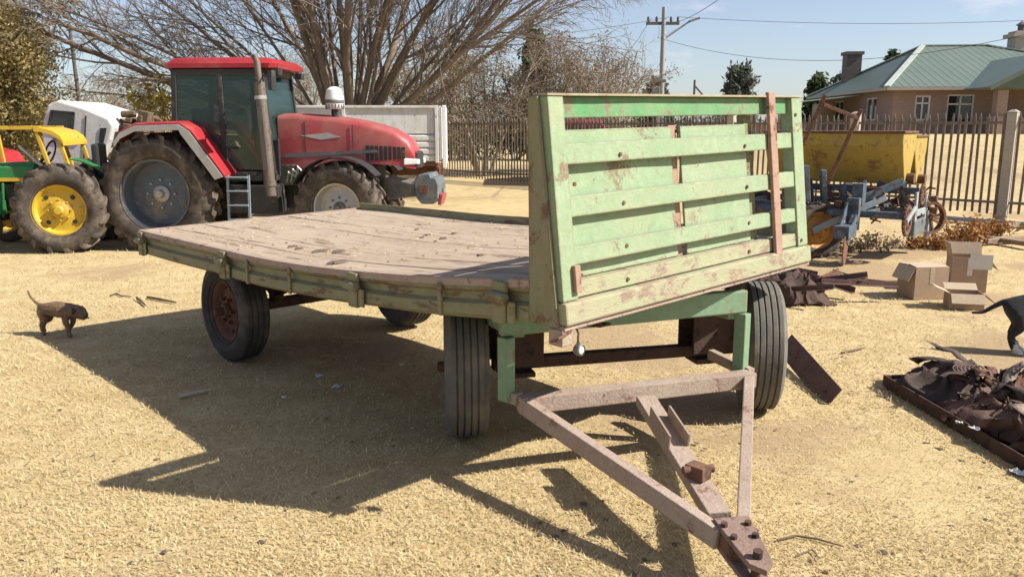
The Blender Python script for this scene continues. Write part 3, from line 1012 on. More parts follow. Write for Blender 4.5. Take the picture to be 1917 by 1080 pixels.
# ------------------------------------------------------------------ red tractor
def tractor_red():
    base = D(300, 462, 12.3)
    T = thing('red_tractor', (base.x + .24, 12.62, 0), 'red tractor with dark glass cab and tall exhaust parked behind the trailer', 'tractor', rz=math.radians(-4))
    # local: +x forward, -y near side. rear axle at x=0
    RR = .80
    wheel(T, (0, -.60, RR), RR, .46, .50, M['tyre_dusty'], M['rim_blue'], M['silver'], lugs=20, lug_h=.05, dish=.62, nuts=8)
    wheel(T, (0, .95, RR), RR, .46, .50, M['tyre_dusty'], M['rim_blue'], M['silver'], rz=PI, lugs=20, lug_h=.05, dish=.62, nuts=8)
    RFr = .62
    wheel(T, (2.62, -.62, RFr), RFr, .38, .36, M['tyre_dusty'], M['silver'], M['greydark'], rz=math.radians(-8), lugs=18, lug_h=.04, dish=.5, nuts=8)
    wheel(T, (2.55, .95, RFr), RFr, .38, .36, M['tyre_dusty'], M['silver'], M['greydark'], rz=PI - math.radians(8), lugs=18, lug_h=.04, dish=.5, nuts=8)
    C = .17   # centre line y
    mb = MB()
    mb.tube([(0, -.55, RR), (0, .9, RR)], .12, 14)
    mb.box((.25, C, .85), (1.0, .5, .55))
    mb.box((1.4, C, .80), (1.5, .42, .5))
    mb.build('transmission', M['engine'], T, smooth=True, bevel=.02)
    mb = MB()
    mb.box((2.4, C, .95), (1.3, .50, .50))
    mb.box((1.75, -.12, 1.05), (.3, .2, .3))
    for k in range(5):
        mb.tube([(1.95 + k * .22, C - .27, .78), (1.95 + k * .22, C - .27, 1.15)], .05, 8)
    mb.box((2.1, C - .26, .72), (.4, .12, .2))
    mb.build('engine', M['engine'], T, smooth=True, bevel=.01)
    MB().bar((2.55, -.5, .60), (2.55, .85, .60), .16, .2).build('front_axle', M['greydark'], T, bevel=.02)
    # hood: loft of rounded sections
    rings = []
    for x, zb, zt, hw, rt in ((1.62, 1.18, 1.92, .37, .08), (1.9, 1.14, 1.925, .38, .08), (2.4, 1.20, 1.89, .38, .085), (2.9, 1.22, 1.81, .37, .09), (3.3, 1.20, 1.70, .355, .10), (3.50, 1.16, 1.58, .33, .11), (3.60, 1.14, 1.40, .30, .10)):
        ring = []
        for (a, b) in ((-hw, zb), (-hw, (zb + zt) / 2), (-hw, zt - rt), (-hw + rt * .12, zt - rt * .55), (-hw + rt * .45, zt - rt * .16), (-hw + rt, zt - .01), (0, zt + .02),
                       (hw - rt, zt - .01), (hw - rt * .45, zt - rt * .16), (hw - rt * .12, zt - rt * .55), (hw, zt - rt), (hw, (zb + zt) / 2), (hw, zb)):
            ring.append(Vector((x, C + a, b)))
        rings.append(ring)
    hood = MB().loft(rings).build('hood', M['red_faded'], T, smooth=True)
    # badge panel, grille, vents
    MB().prism([(1.95, 1.62), (2.35, 1.66), (2.55, 1.60), (2.25, 1.56)], C - .385, C - .380).build('hood_decal', M['silver'], hood)
    MB().prism([(1.70, 1.36), (3.05, 1.42), (3.10, 1.38), (1.70, 1.30)], C - .388, C - .379).build('hood_stripe', M['greydark'], hood)
    mb = MB()
    for k in range(9):
        x = 2.93 + k * .065
        mb.box((x, C - .372 + k * .0035, 1.37), (.045, .012, .22 - .006 * k))
    mb.build('side_grille', M['black'], hood)
    mb = MB().loft([[Vector((3.585, C + a, z)) for a, z in ((-.25, 1.14), (.25, 1.14), (.25, 1.40), (-.25, 1.40))],
                    [Vector((3.64, C + a, z)) for a, z in ((-.23, 1.16), (.23, 1.16), (.23, 1.37), (-.23, 1.37))]])
    mb.build('front_grille', M['black'], T, bevel=.01)
    for s in (-1, 1):
        MB().loft([[Vector((3.45, C + s * (.27 + a), z)) for a, z in ((-.07, 1.20), (.085, 1.20), (.085, 1.30), (-.07, 1.30))],
                   [Vector((3.66, C + s * (.25 + a), z)) for a, z in ((-.07, 1.21), (.06, 1.21), (.06, 1.28), (-.07, 1.28))]]).build('headlight', M['white_clean'], T, bevel=.012)
    # front weights: suitcase slabs on a carrier
    for k in range(7):
        y_ = C - .33 + k * .11
        MB().prism([(3.60, .98), (3.66, 1.06), (3.82, 1.08), (3.85, 1.02), (3.91, 1.02), (3.95, .92), (3.95, .72), (3.88, .64), (3.70, .64), (3.62, .74)], y_ - .045, y_ + .045).build('front_weight', M['bluebox'], T, bevel=.014)
    MB().box((3.74, C - .385, .86), (.14, .012, .12)).build('weight_badge', M['rust'], T, bevel=.006)
    MB().loft([[Vector((3.15, C + a, z)) for a, z in ((-.22, .68), (.22, .68), (.22, 1.02), (-.22, 1.02))], [Vector((3.62, C + a, z)) for a, z in ((-.28, .74), (.28, .74), (.28, .92), (-.28, .92))]]).build('front_casting', M['greydark'], T, bevel=.02)
    MB().box((3.97, C - .12, .70), (.05, .40, .16), Matrix.Rotation(.2, 3, 'Y')).build('tow_plate', M['red_faded'], T, bevel=.01)
    MB().tube([(3.97, C + .05, .62), (3.97, C + .05, .84)], .02, 8).build('tow_pin', M['silver'], T, smooth=True)
    # cab
    y0, y1 = -.46, .80
    pil = {'rear_low': (.20, 1.55), 'rear_top': (.24, 2.52), 'mid_low': (.92, 1.0), 'mid_top': (.90, 2.52), 'front_low': (1.62, 1.08), 'front_top': (1.50, 2.52)}
    for (a, b) in (('rear_low', 'rear_top'), ('mid_low', 'mid_top'), ('front_low', 'front_top')):
        for yy in (y0, y1):
            p, q = pil[a], pil[b]
            MB().bar((p[0], yy, p[1]), (q[0], yy + (.03 if yy < 0 else -.03), q[1]), .06, .075, up=(1, 0, 0)).build('cab_pillar', M['black'], T, bevel=.01)
    mb = MB()
    for yy in (y0 + .03, y1 - .03):
        mb.bar((.2, yy, 2.50), (1.54, yy, 2.50), .06, .09)
    mb.bar((.24, y0, 2.50), (.24, y1, 2.50), .06, .09)
    mb.bar((1.50, y0, 2.50), (1.50, y1, 2.50), .06, .09)
    mb.build('cab_top_frame', M['black'], T, bevel=.01)
    mb = MB()
    mb.prism([(.18, 1.50), (.62, 1.52), (.92, .98), (1.66, .98), (1.66, 1.12), (1.0, 1.10), (.72, 1.62), (.18, 1.62)], y0 - .012, y0 + .05)
    mb.prism([(.18, 1.50), (.62, 1.52), (.92, .98), (1.66, .98), (1.66, 1.12), (1.0, 1.10), (.72, 1.62), (.18, 1.62)], y1 - .05, y1 + .012)
    mb.box((.9, .17, 1.02), (1.45, 1.2, .08))
    mb.box((1.6, .17, 1.3), (.08, .85, .55))
    mb.build('cab_base', M['black'], T, bevel=.01)
    # glass panes
    def pane(poly, yy):
        MB().prism(poly, yy - .004, yy + .004).build('window_pane', M['glass'], T)
    for yy in (y0 + .014, y1 - .014):
        pane([(.25, 1.63), (.70, 1.63), (.86, 1.34), (.87, 2.46), (.28, 2.46)], yy)
        pane([(.96, 1.15), (1.57, 1.13), (1.47, 2.46), (.94, 2.46)], yy)
    MB().loft([[Vector((1.60, y, 1.55)) for y in (y0 + .04, y1 - .04)] + [Vector((1.51, y, 2.46)) for y in (y1 - .04, y0 + .04)],
               [Vector((1.608, y, 1.55)) for y in (y0 + .04, y1 - .04)] + [Vector((1.518, y, 2.46)) for y in (y1 - .04, y0 + .04)]]).build('windscreen', M['glass'], T)
    MB().loft([[Vector((.21, y, 1.63)) for y in (y0 + .04, y1 - .04)] + [Vector((.235, y, 2.46)) for y in (y1 - .04, y0 + .04)],
               [Vector((.218, y, 1.63)) for y in (y0 + .04, y1 - .04)] + [Vector((.243, y, 2.46)) for y in (y1 - .04, y0 + .04)]]).build('rear_window', M['glass'], T)
    # roof
    def rr(x0, x1, hw, z):
        b = .1
        return [Vector((x, C + y, z)) for x, y in ((x0 + b, -hw), (x1 - b, -hw), (x1, -hw + b), (x1, hw - b), (x1 - b, hw), (x0 + b, hw), (x0, hw - b), (x0, -hw + b))]
    MB().loft([rr(.12, 1.62, .58, 2.545), rr(.08, 1.72, .64, 2.56), rr(.08, 1.74, .64, 2.62), rr(.16, 1.66, .58, 2.69), rr(.30, 1.5, .46, 2.715)]).build('roof', M['red'], T, smooth=True)
    MB().loft([rr(.15, 1.56, .57, 2.46), rr(.12, 1.62, .60, 2.544)]).build('roof_lining', M['black'], T)
    # seat, steering wheel
    mb = MB().box((.55, .17, 1.32), (.5, .5, .14)).box((.33, .17, 1.70), (.12, .48, .62))
    mb.build('seat', M['black'], T, bevel=.03)
    sw = MB().tube([(1.18 + .06 * math.sin(t), .17 + .19 * math.cos(t), 1.72 + .18 * math.sin(t)) for t in [2 * PI * k / 16 for k in range(17)]], .014, 6)
    sw.tube([(1.2, .17, 1.72), (1.42, .17, 1.35)], .025, 8)
    sw.build('steering_wheel', M['black'], T, smooth=True)
    MB().box((1.45, .17, 1.42), (.22, .45, .3)).build('dashboard', M['greydark'], T, bevel=.03)
    # fenders
    prof = [(-.50, 1.56), (-.40, 1.68), (-.18, 1.78), (.45, 1.80), (.62, 1.70), (.95, 1.24), (1.06, 1.08)]
    for a, b in ((-.86, -.38), (.72, 1.20)):
        rings = []
        for x, z in prof:
            rings.append([Vector((x, a, z - .03)), Vector((x, a, z)), Vector((x + .0, a + .04, z + .025)), Vector((x, b, z + .03)), Vector((x, b, z))])
        MB().loft(rings).build('fender', M['red'], T, smooth=True)
        e = a - .004 if a < 0 else b + .004
        lip = [(p[0] - (.02 if p[0] > .5 else 0), p[1] - .02) for p in prof] + [(p[0] - (.14 if p[0] > .5 else 0), p[1] - (.10 if p[0] <= .5 else .06)) for p in prof[::-1]]
        MB().prism(lip, e - .012, e).build('fender_trim', M['silver'], T, bevel=.003)
    mb = MB().prism([(p[0], p[1] - .12) for p in prof] + [(1.0, 1.0), (.7, 1.25), (-.2, 1.4), (-.45, 1.45)], -.40, -.385)
    mb.build('fender_inner', M['black'], T)
    # exhaust stack
    mb = MB().tube([(1.62, -.62, .78), (1.60, -.62, 1.2), (1.53, -.60, 2.35)], [.075, .078, .075], 16)
    mb.tube([(1.614, -.62, .92), (1.611, -.62, .99)], .088, 16)
    mb.tube([(1.533, -.60, 2.30), (1.515, -.60, 2.62), (1.48, -.60, 2.72)], [.045, .045, .045], 12)
    mb.build('exhaust_stack', M['stack'], T, smooth=True)
    MB().tube([(1.537, -.60, 2.12), (1.534, -.60, 2.17)], .084, 14).build('exhaust_clamp', M['silver'], T, smooth=True)
    MB().bar((1.595, -.702, 1.15), (1.545, -.688, 2.02), .012, .07, up=(1, 0, 0)).build('heat_shield', M['pole_dark'], T)
    mb = MB().bar((1.56, -.60, 2.2), (1.50, -.42, 2.3), .03, .03).bar((1.66, -.60, 1.3), (1.62, -.42, 1.3), .03, .03)
    mb.build('exhaust_bracket', M['black'], T)
    # ladder
    mb = MB()
    for x in (1.06, 1.36):
        mb.bar((x, -.80, .45), (x, -.76, 1.08), .025, .035, up=(1, 0, 0))
    for z in (.46, .66, .86, 1.05):
        mb.bar((1.06, -.79, z), (1.36, -.79, z), .10, .02)
    mb.build('ladder', M['ladder'], T, bevel=.004)
    # battery box and fuel tank below cab
    MB().box((1.3, -.30, .72), (.75, .36, .42)).build('fuel_tank', M['black'], T, bevel=.03)
    # pre-cleaner
    mb = MB().tube([(2.42, -.02, 1.88), (2.42, -.02, 2.02)], .05, 12)
    mb.build('intake_pipe', M['black'], T, smooth=True)
    MB().lathe([(.001, 1.99), (.10, 2.0), (.125, 2.04), (.13, 2.18), (.11, 2.27), (.06, 2.31), (.001, 2.32)], 24, c=(2.42, -.02, 0), axis='z').build('pre_cleaner', M['white_clean'], T, smooth=True)
    MB().lathe([(.131, 2.08), (.137, 2.09), (.137, 2.12), (.131, 2.13)], 24, c=(2.42, -.02, 0), axis='z').build('pre_cleaner_band', M['greydark'], T, smooth=True)
    mb = MB()
    for k in range(16):
        t = 2 * PI * k / 16
        mb.box((2.42 + math.cos(t) * .128, -.02 + math.sin(t) * .128, 2.03), (.012, .012, .07))
    mb.build('pre_cleaner_vanes', M['greydark'], T)['kind'] = 'stuff'
    # panel gaps, handles and latches
    for x in (2.02, 2.72):
        MB().box((x, C - .383, 1.60), (.008, .006, .44 if x < 2.5 else .36)).build('panel_gap', M['black'], hood)
    MB().box((1.02, y0 - .025, 1.45), (.16, .02, .035)).build('door_handle', M['black'], T, bevel=.006)
    # mirror
    mb = MB().tube([(1.52, -.48, 2.45), (1.80, -.86, 2.42), (1.82, -.88, 2.28)], .013, 6)
    mb.box((1.82, -.9, 2.36), (.05, .18, .26))
    mb.build('mirror', M['black'], T, smooth=True)
    for yy in (-.33, .67):
        MB().box((1.70, yy, 2.50), (.10, .16, .09)).build('work_light', M['black'], T, bevel=.01)
    # front mudguard over the near front wheel
    for yc, s in ((-.62, 1), (.95, -1)):
        rings = []
        for k in range(9):
            t = math.radians(40 + k * 14)
            x, z = 2.62 + math.cos(t) * .72, RFr + math.sin(t) * .72
            rings.append([Vector((x, yc - .20, z)), Vector((x, yc + .20, z)), Vector((x * .995 + 2.62 * .005, yc + .20, z - .012)), Vector((x * .995 + 2.62 * .005, yc - .20, z - .012))])
        MB().loft(rings).build('front_mudguard', M['black'], T, smooth=True)
    # hoses / light bits behind exhaust
    mb = MB()
    for k in range(5):
        mb.tube([(1.75 + k * .06, -.30, .95), (1.8 + k * .07, -.36, 1.1 + .04 * (k % 3)), (1.95 + k * .07, -.30, 1.0)], .018, 6)
    mb.build('hoses', M['silver'], T, smooth=True)
    return T


tractor_red()


# ------------------------------------------------------------------ green tractor on the left edge
def tractor_green():
    b = D(130, 468, 11.95)
    T = thing('green_tractor', (b.x, 12.1, 0), 'green tractor with yellow wheel rims and yellow canopy frame at left edge', 'tractor', rz=math.radians(8))
    # faces -x; near side -y
    wheel(T, (0, -.30, .60), .60, .40, .36, M['tyre_dusty'], M['yellow'], M['yellow'], lugs=16, lug_h=.045, dish=.30, nuts=8, rz=math.radians(4), holes=4, hub_r=.12)
    wheel(T, (0, 1.05, .60), .60, .40, .36, M['tyre_dusty'], M['yellow'], M['yellow'], lugs=16, lug_h=.045, dish=.30, nuts=8, rz=PI, hub_r=.12)
    wheel(T, (-1.25, -.20, .36), .36, .22, .20, M['tyre'], M['yellow'], M['yellow'], ribs=3, dish=.4, nuts=6)
    wheel(T, (-1.25, .95, .36), .36, .22, .20, M['tyre'], M['yellow'], M['yellow'], ribs=3, dish=.4, nuts=6, rz=PI)
    C = .37
    mb = MB().tube([(0, -.2, .6), (0, .95, .6)], .10, 12).box((-.35, C, .68), (1.0, .42, .42)).box((-1.2, C, .74), (.8, .36, .40))
    mb.bar((-1.25, -.1, .40), (-1.25, .85, .40), .12, .10)
    mb.build('transmission', M['engine'], T, smooth=True, bevel=.015)
    mb = MB()
    r = random.Random(3)
    for k in range(16):
        mb.box((-1.5 + r.random() * 1.2, C - .26 + r.random() * .06, .45 + r.random() * .5), (.08 + r.random() * .12, .08, .08 + r.random() * .14))
    for k in range(5):
        mb.tube([(-1.4 + k * .22, C - .28, .45), (-1.35 + k * .22, C - .30, .95)], .022, 6)
    mb.build('engine', M['dgreen'], T, bevel=.008)
    rings = []
    for x, zt in ((-.48, 1.22), (-.62, 1.24), (-1.3, 1.22), (-1.75, 1.16), (-1.85, 1.08)):
        rings.append([Vector((x, C + a, z)) for a, z in ((-.30, .98), (-.30, zt - .06), (-.24, zt), (.24, zt), (.30, zt - .06), (.30, .98))])
    hood = MB().loft(rings).build('hood', M['dgreen'], T, smooth=True)
    MB().box((-1.1, C - .305, 1.0), (1.1, .012, .05)).build('hood_stripe', M['yellow'], hood)
    # fender
    rings = []
    for k in range(8):
        t = math.radians(-6 + k * 13)
        x, z = math.cos(t) * .70 + .0, .60 + math.sin(t) * .70
        rings.append([Vector((x, a, z + q)) for a, q in ((-.02, 0), (.28, .0), (.28, -.02), (-.02, -.02))])
    MB().loft(rings).build('fender', M['dgreen'], T, smooth=True)
    MB().box((.12, C, 1.06), (.44, .42, .12)).box((.34, C, 1.30), (.10, .40, .40)).build('seat', M['black'], T, bevel=.03)
    sw = MB().tube([(-.34 + .05 * math.sin(t), C + .18 * math.cos(t), 1.38 + .16 * math.sin(t)) for t in [2 * PI * k / 14 for k in range(15)]], .013, 6)
    sw.tube([(-.34, C, 1.38), (-.55, C, 1.18)], .02, 8)
    sw.build('steering_wheel', M['black'], T, smooth=True)
    for x0, x1 in ((.16, -.08), (-.14, -.42)):
        pass
    for yy in (-.05, .8):
        MB().bar((.08, yy, 1.05), (-.06, yy, 1.62), .05, .05).build('canopy_post', M['yellow'], T, bevel=.006)
        MB().bar((-.18, yy, 1.05), (-.34, yy, 1.70), .05, .05).build('canopy_post', M['yellow'], T, bevel=.006)
        MB().bar((-1.15, yy, .98), (-1.22, yy, 1.72), .045, .045).build('canopy_post', M['yellow'], T, bevel=.006)
        MB().bar((-1.5, yy, 1.73), (-.28, yy, 1.73), .05, .055).build('canopy_rail', M['yellow'], T, bevel=.006)
    rings = []
    for x, z in ((.02, 1.54), (-.02, 1.62), (-.12, 1.69), (-.28, 1.735), (-.36, 1.74)):
        rings.append([Vector((x, a, z + q)) for a, q in ((-.09, 0), (.85, 0), (.85, -.05), (-.09, -.06))])
    MB().loft(rings).build('canopy_visor', M['yellow'], T, smooth=True)
    MB().bar((-.2, .02, 1.05), (-.62, .02, 1.48), .035, .035).build('grab_rail', M['silver'], T, bevel=.004)
    return T


tractor_green()

# small red implement hood behind, at the very edge
RT = thing('red_machine', (D(-20, 300, 14).x, 14.0, 0), 'piece of red farm machine at far left behind green tractor', 'farm machine')
MB().loft([[Vector((x, y, z)) for y, z in ((-.4, .9), (-.4, zt), (.4, zt), (.4, .9))] for x, zt in ((-1.2, 1.50), (-.2, 1.46), (.28, 1.34), (.40, 1.15))]).build('hood', M['red'], RT, bevel=.03)
for x in (-.9, .1):
    wheel(RT, (x, -.4, .36), .36, .2, .2, M['tyre_dusty'], M['rim_rust'], M['rim_rust'], ribs=3, nuts=6)
MB().box((-.4, 0, .7), (1.4, .5, .5)).build('engine', M['engine'], RT, bevel=.02)


# ------------------------------------------------------------------ truck with tilted white cab
def tilted_truck():
    Y = 14.6
    T = thing('tipped_truck', (D(170, 300, Y).x, Y, 0), 'old truck with white cab tipped over its bare engine beside red tractor', 'truck')
    ox = T.location.x

    def P(x, y):
        p = D(x, y, Y)
        return (p.x - ox, p.z)
    poly = [P(88, 196), P(108, 188), P(165, 205), P(203, 222), P(212, 236), P(206, 262), P(190, 300), P(205, 318), P(150, 318), P(86, 306), P(78, 262), P(80, 228)]
    MB().prism(poly, 0, 1.7).build('cab_shell', M['white'], T, bevel=.035)
    MB().prism([P(98, 210), P(137, 214), P(133, 243), P(92, 238)], -.012, .03).build('side_window', M['glass_dark'], T, bevel=.006)
    MB().prism([P(160, 217), P(162, 217), P(158, 312), P(156, 312)], -.014, .02).build('door_gap', M['black'], T)
    MB().prism([P(188, 240), P(200, 240), P(194, 268), P(200, 300), P(192, 306), P(184, 290)], -.016, .03).build('wheel_arch', M['black'], T)
    for q in ([P(96, 206), P(140, 210), P(139, 214), P(95, 210)], [P(89, 238), P(136, 243), P(135, 248), P(88, 243)], [P(95, 210), P(99, 210), P(93, 240), P(89, 240)], [P(136, 212), P(141, 212), P(138, 246), P(133, 246)]):
        MB().prism(q, -.026, -.004).build('window_rubber', M['black'], T)
    MB().prism([P(100, 258), P(150, 264), P(148, 270), P(99, 264)], -.02, -.004).build('side_trim', M['greydark'], T)
    mb = MB()
    for yy in (.45, 1.25):
        mb.bar((-2.2, yy, .80), (2.6, yy, .80), .07, .2)
    for x in (-1.8, -.6, .8, 2.2):
        mb.bar((x, .45, .8), (x, 1.25, .8), .1, .12)
    mb.build('chassis', M['rust_dark'], T)
    r = random.Random(11)
    mb = MB()
    for k in range(60):
        c = P(200 + r.random() * 66, 220 + r.random() * 92)
        mb.box((c[0], .2 + r.random() * .6, c[1]), (.05 + r.random() * .14, .08 + r.random() * .25, .05 + r.random() * .17), Matrix.Rotation(r.random() * .6, 3, 'Y'))
    c = P(215, 214)
    mb.tube([(c[0] - .02, .3, c[1]), (c[0] + .22, .3, c[1] + .01)], .06, 10)
    c = P(232, 260)
    mb.box((c[0], .75, c[1] - .1), (.5, .7, .8))
    mb.build('engine', M['engine_rust'], T, bevel=.01)
    for x in (-.9, 2.0):
        wheel(T, (x, .30, .48), .48, .28, .27, M['tyre_dusty'], M['rim_rust'], M['rim_rust'], ribs=4, nuts=8)
        wheel(T, (x, 1.42, .48), .48, .28, .27, M['tyre_dusty'], M['rim_rust'], M['rim_rust'], ribs=4, nuts=8, rz=PI)


tilted_truck()


# ------------------------------------------------------------------ white dropside body behind the red tractor
def dropside():
    Y = 16.5
    pR = D(838, 200, Y)
    T = thing('dropside_trailer', (pR.x - .2, Y, 0), 'white ribbed dropside cattle trailer behind the red tractor bonnet', 'trailer', rz=math.radians(4))
    Lx, zt, zb = 3.6, 2.12, 1.08
    for yy in (0, 2.2):
        s = -1 if yy == 0 else 1
        MB().box((-Lx / 2 - .03, yy, 1.86), (Lx - .06, .03, .50)).build('side_panel', M['white'], T, bevel=.004)
        MB().box((-Lx / 2 - .03, yy + s * .02, zt), (Lx - .02, .07, .05)).build('top_rail', M['white'], T, bevel=.008)
        for k in range(4):
            z0 = zb + .52 * k / 4
            z1 = zb + .52 * (k + 1) / 4 - .012
            MB().loft([[Vector((x, yy, z0)), Vector((x, yy + s * .022, z0 + .025)), Vector((x, yy + s * .022, z1 - .025)), Vector((x, yy, z1)), Vector((x, yy - s * .02, (z0 + z1) / 2))] for x in (-Lx, -.06)]).build('side_board', M['white'], T)
        for x in (-Lx, -1.8, -.02):
            MB().box((x, yy + (-.03 if yy == 0 else .03), (zb + zt) / 2), (.07, .05, zt - zb + .06)).build('stake', M['white'], T, bevel=.008)
    MB().box((.05, 1.1, (zb + zt) / 2 + .02), (.05, 2.2, zt - zb)).build('tailgate', M['white'], T, bevel=.01)
    for yy in (.02, 2.18):
        MB().box((.13, yy, 1.55), (.08, .08, 1.20)).build('corner_post', M['white_clean'], T, bevel=.01)
    MB().box((-Lx / 2, 1.1, zb - .05), (Lx, 2.2, .08)).build('floor', M['rust'], T, bevel=.01)
    mb = MB()
    for yy in (.65, 1.55):
        mb.bar((-Lx, yy, zb - .2), (.1, yy, zb - .2), .08, .2)
    mb.bar((-.02, .1, .86), (-.02, 2.1, .86), .1, .2)
    mb.build('chassis', M['rust'], T, bevel=.01)
    for x in (-2.6, -1.3):
        wheel(T, (x, .2, .42), .42, .24, .25, M['tyre'], M['rim_rust'], M['rim_rust'], ribs=4, nuts=6)
        wheel(T, (x, 2.0, .42), .42, .24, .25, M['tyre'], M['rim_rust'], M['rim_rust'], ribs=4, nuts=6, rz=PI)


dropside()


# ------------------------------------------------------------------ seed planter on the right
def planter():
    o = Vector((4.55, 11.6, 0))
    a = math.radians(-38)
    T = thing('seed_planter', o, 'rusty blue seed planter with yellow hoppers beside the palisade fence', 'planter', rz=a)
    Ri = Matrix.Rotation(-a, 3, 'Z')

    def WQ(x, y, Y):
        return Ri @ (D(x, y, Y) - o)

    sh = Ri @ Vector((.48, .05, 0))

    def hopper(xa, xb, yc, zt):
        xa, xb, yc = xa + sh.x, xb + sh.x, yc + sh.y
        h1, h0 = .36, .10
        rings = []
        for x in (xa, xb):
            rings.append([Vector((x, yc - h1, zt)), Vector((x, yc - h1, zt - .16)), Vector((x, yc - h0, zt - .68)), Vector((x, yc + h0, zt - .68)), Vector((x, yc + h1, zt - .16)), Vector((x, yc + h1, zt))])
        hp = MB().loft(rings).build('hopper', M['hopper'], T, bevel=.012)
        MB().box(((xa + xb) / 2, yc, zt + .015), (xb - xa + .04, 2 * h1 + .04, .03)).build('lid', M['rust'], hp, bevel=.006)
        for x in ((xa + xb) / 2,):
            MB().box((x, yc, zt - .34), (.022, .04, .62)).build('seam', M['rust'], hp)
        MB().tube([(xb - .02, yc, zt - .60), (xb + .10, yc, zt - .60)], .07, 12).build('agitator_cap', M['rust'], hp, smooth=True)
    hopper(-1.45, .42, 0, 1.66)
    hopper(-1.2, .36, .95, 1.60)
    # frame
    mb = MB()
    for y, z in ((-.45, .62), (.25, .62), (.25, .90), (1.05, .66)):
        mb.bar((-1.6, y, z), (.95, y, z), .09, .09)
    for x in (-1.4, -.45, .5):
        mb.bar((x, -.45, .62), (x, 1.05, .66), .07, .07)
        mb.bar((x, .25, .62), (x, .05, 1.02), .07, .05)
    mb.build('toolbar_frame', M['pblue'], T, bevel=.008)
    for x in (-1.25, -.45, .35):
        u = MB()
        u.box((x, -.55, .62), (.16, .10, .42))
        u.bar((x - .06, -.6, .75), (x - .06, -.95, .35), .03, .09)
        u.bar((x + .06, -.6, .60), (x + .06, -.95, .28), .03, .09)
        u.box((x, -.85, .42), (.20, .34, .16))
        u.box((x, -.35, .86), (.14, .16, .30))
        u.build('row_unit', M['pblue'], T, bevel=.008)
        MB().lathe([(.001, -.018), (.2, -.006), (.2, .006), (.001, .018)], 26, c=(0, 0, 0), axis='y').build('coulter_disc', M['rust'], T, smooth=True, loc=(x + .05, -.95, .2)).rotation_euler = (0, 0, PI / 2 + .15)
        MB().tube([(x, -.1, 1.02), (x, -.3, .85), (x + .02, -.7, .5)], .03, 8).build('seed_tube', M['pgrey'], T, smooth=True)
    # lit end frame, gears
    mb = MB()
    mb.box((.98, .3, .62), (.03, .62, .09))
    mb.box((.98, .02, .70), (.03, .09, .40))
    mb.box((.98, .58, .66), (.03, .09, .36))
    mb.box((1.0, .78, .40), (.04, .22, .34))
    mb.bar((.99, -.45, .55), (.99, -.05, .70), .03, .06)
    mb.build('end_plate', M['pgrey'], T, bevel=.006)
    MB().box((.95, .28, .42), (.10, .62, .22)).build('gearbox', M['bluebox'], T, bevel=.02)
    gw = MB().lathe([(.15, -.015), (.19, -.02), (.19, .02), (.15, .015)], 30, loop=True)
    for k in range(4):
        t = k * PI / 4
        gw.bar((math.cos(t) * .16, 0, math.sin(t) * .16), (-math.cos(t) * .16, 0, -math.sin(t) * .16), .02, .03)
    for k in range(20):
        t = 2 * PI * k / 20
        gw.box((math.cos(t) * .20, 0, math.sin(t) * .20), (.025, .025, .025), Matrix.Rotation(-t, 3, 'Y'))
    g = gw.build('chain_sprocket', M['rust'], T, loc=(.97, -.35, .56))
    g.rotation_euler = (0, 0, PI / 2)
    g = gw.build('chain_sprocket', M['rust'], T, loc=(1.0, .25, .86))
    g.rotation_euler = (0, 0, PI / 2)
    g.scale = (.7, .7, .7)
    # press wheel with spokes on the far right
    pw_ = MB().lathe([(.22, -.05), (.26, -.055), (.265, 0), (.26, .055), (.22, .05)], 34, loop=True)
    for k in range(4):
        t = k * PI / 4 + .3
        pw_.bar((math.cos(t) * .23, 0, math.sin(t) * .23), (-math.cos(t) * .23, 0, -math.sin(t) * .23), .03, .03)
    pw_.tube([(0, -.09, 0), (0, .09, 0)], .045, 12)
    p = WQ(1742, 408, 11.55)
    g = pw_.build('spoked_wheel', M['rust'], T, smooth=True, loc=p)
    g.scale = (.85, .85, .85)
    g.rotation_euler = (0, 0, -a + .25)
    MB().bar(p, (1.0, .6, .6), .04, .05).build('wheel_arm', M['pgrey'], T, bevel=.004)
    # ground wheels
    p = WQ(1528, 437, 11.3)
    wheel(T, (p.x, p.y, .37), .37, .22, .26, M['tyre_dusty'], M['orange_rim'], M['orange_rim'], rz=-a + math.radians(14), lugs=16, lug_h=.025, dish=.4, nuts=5)
    q = WQ(1660, 350, 11.2)
    MB().bar((p.x, p.y - .16, .37), (q.x, q.y, .82), .05, .09).build('wheel_arm', M['pgrey'], T, bevel=.008)
    wheel(T, (-1.5, .9, .37), .37, .22, .26, M['tyre_dusty'], M['orange_rim'], M['orange_rim'], rz=-a + PI, lugs=16, lug_h=.025, dish=.4, nuts=5)
    # blue uprights on the left
    for (x, y0_, y1_) in ((1508, 310, 378), (1540, 318, 380), (1578, 345, 385), (1690, 340, 395)):
        p0, p1 = WQ(x, y0_, 11.35), WQ(x + 3, y1_, 11.35)
        MB().bar(p0, p1, .11, .07).build('upright', M['pblue'], T, bevel=.01)
    MB().bar(WQ(1600, 378, 11.2), WQ(1690, 340, 11.2), .06, .10).build('brace', M['pblue'], T, bevel=.008)
    # marker arms
    for (x0, y0_, x1, y1_) in ((1545, 178, 1490, 300), (1612, 205, 1549, 345)):
        MB().bar(WQ(x0, y0_, 11.0), WQ(x1, y1_, 11.1), .05, .05).build('marker_arm', M['rust'], T, bevel=.005)
    MB().bar(WQ(1541, 196, 11.0), WQ(1606, 222, 11.0), .045, .045).build('marker_link', M['rust'], T, bevel=.005)
    r = random.Random(21)
    mb = MB()
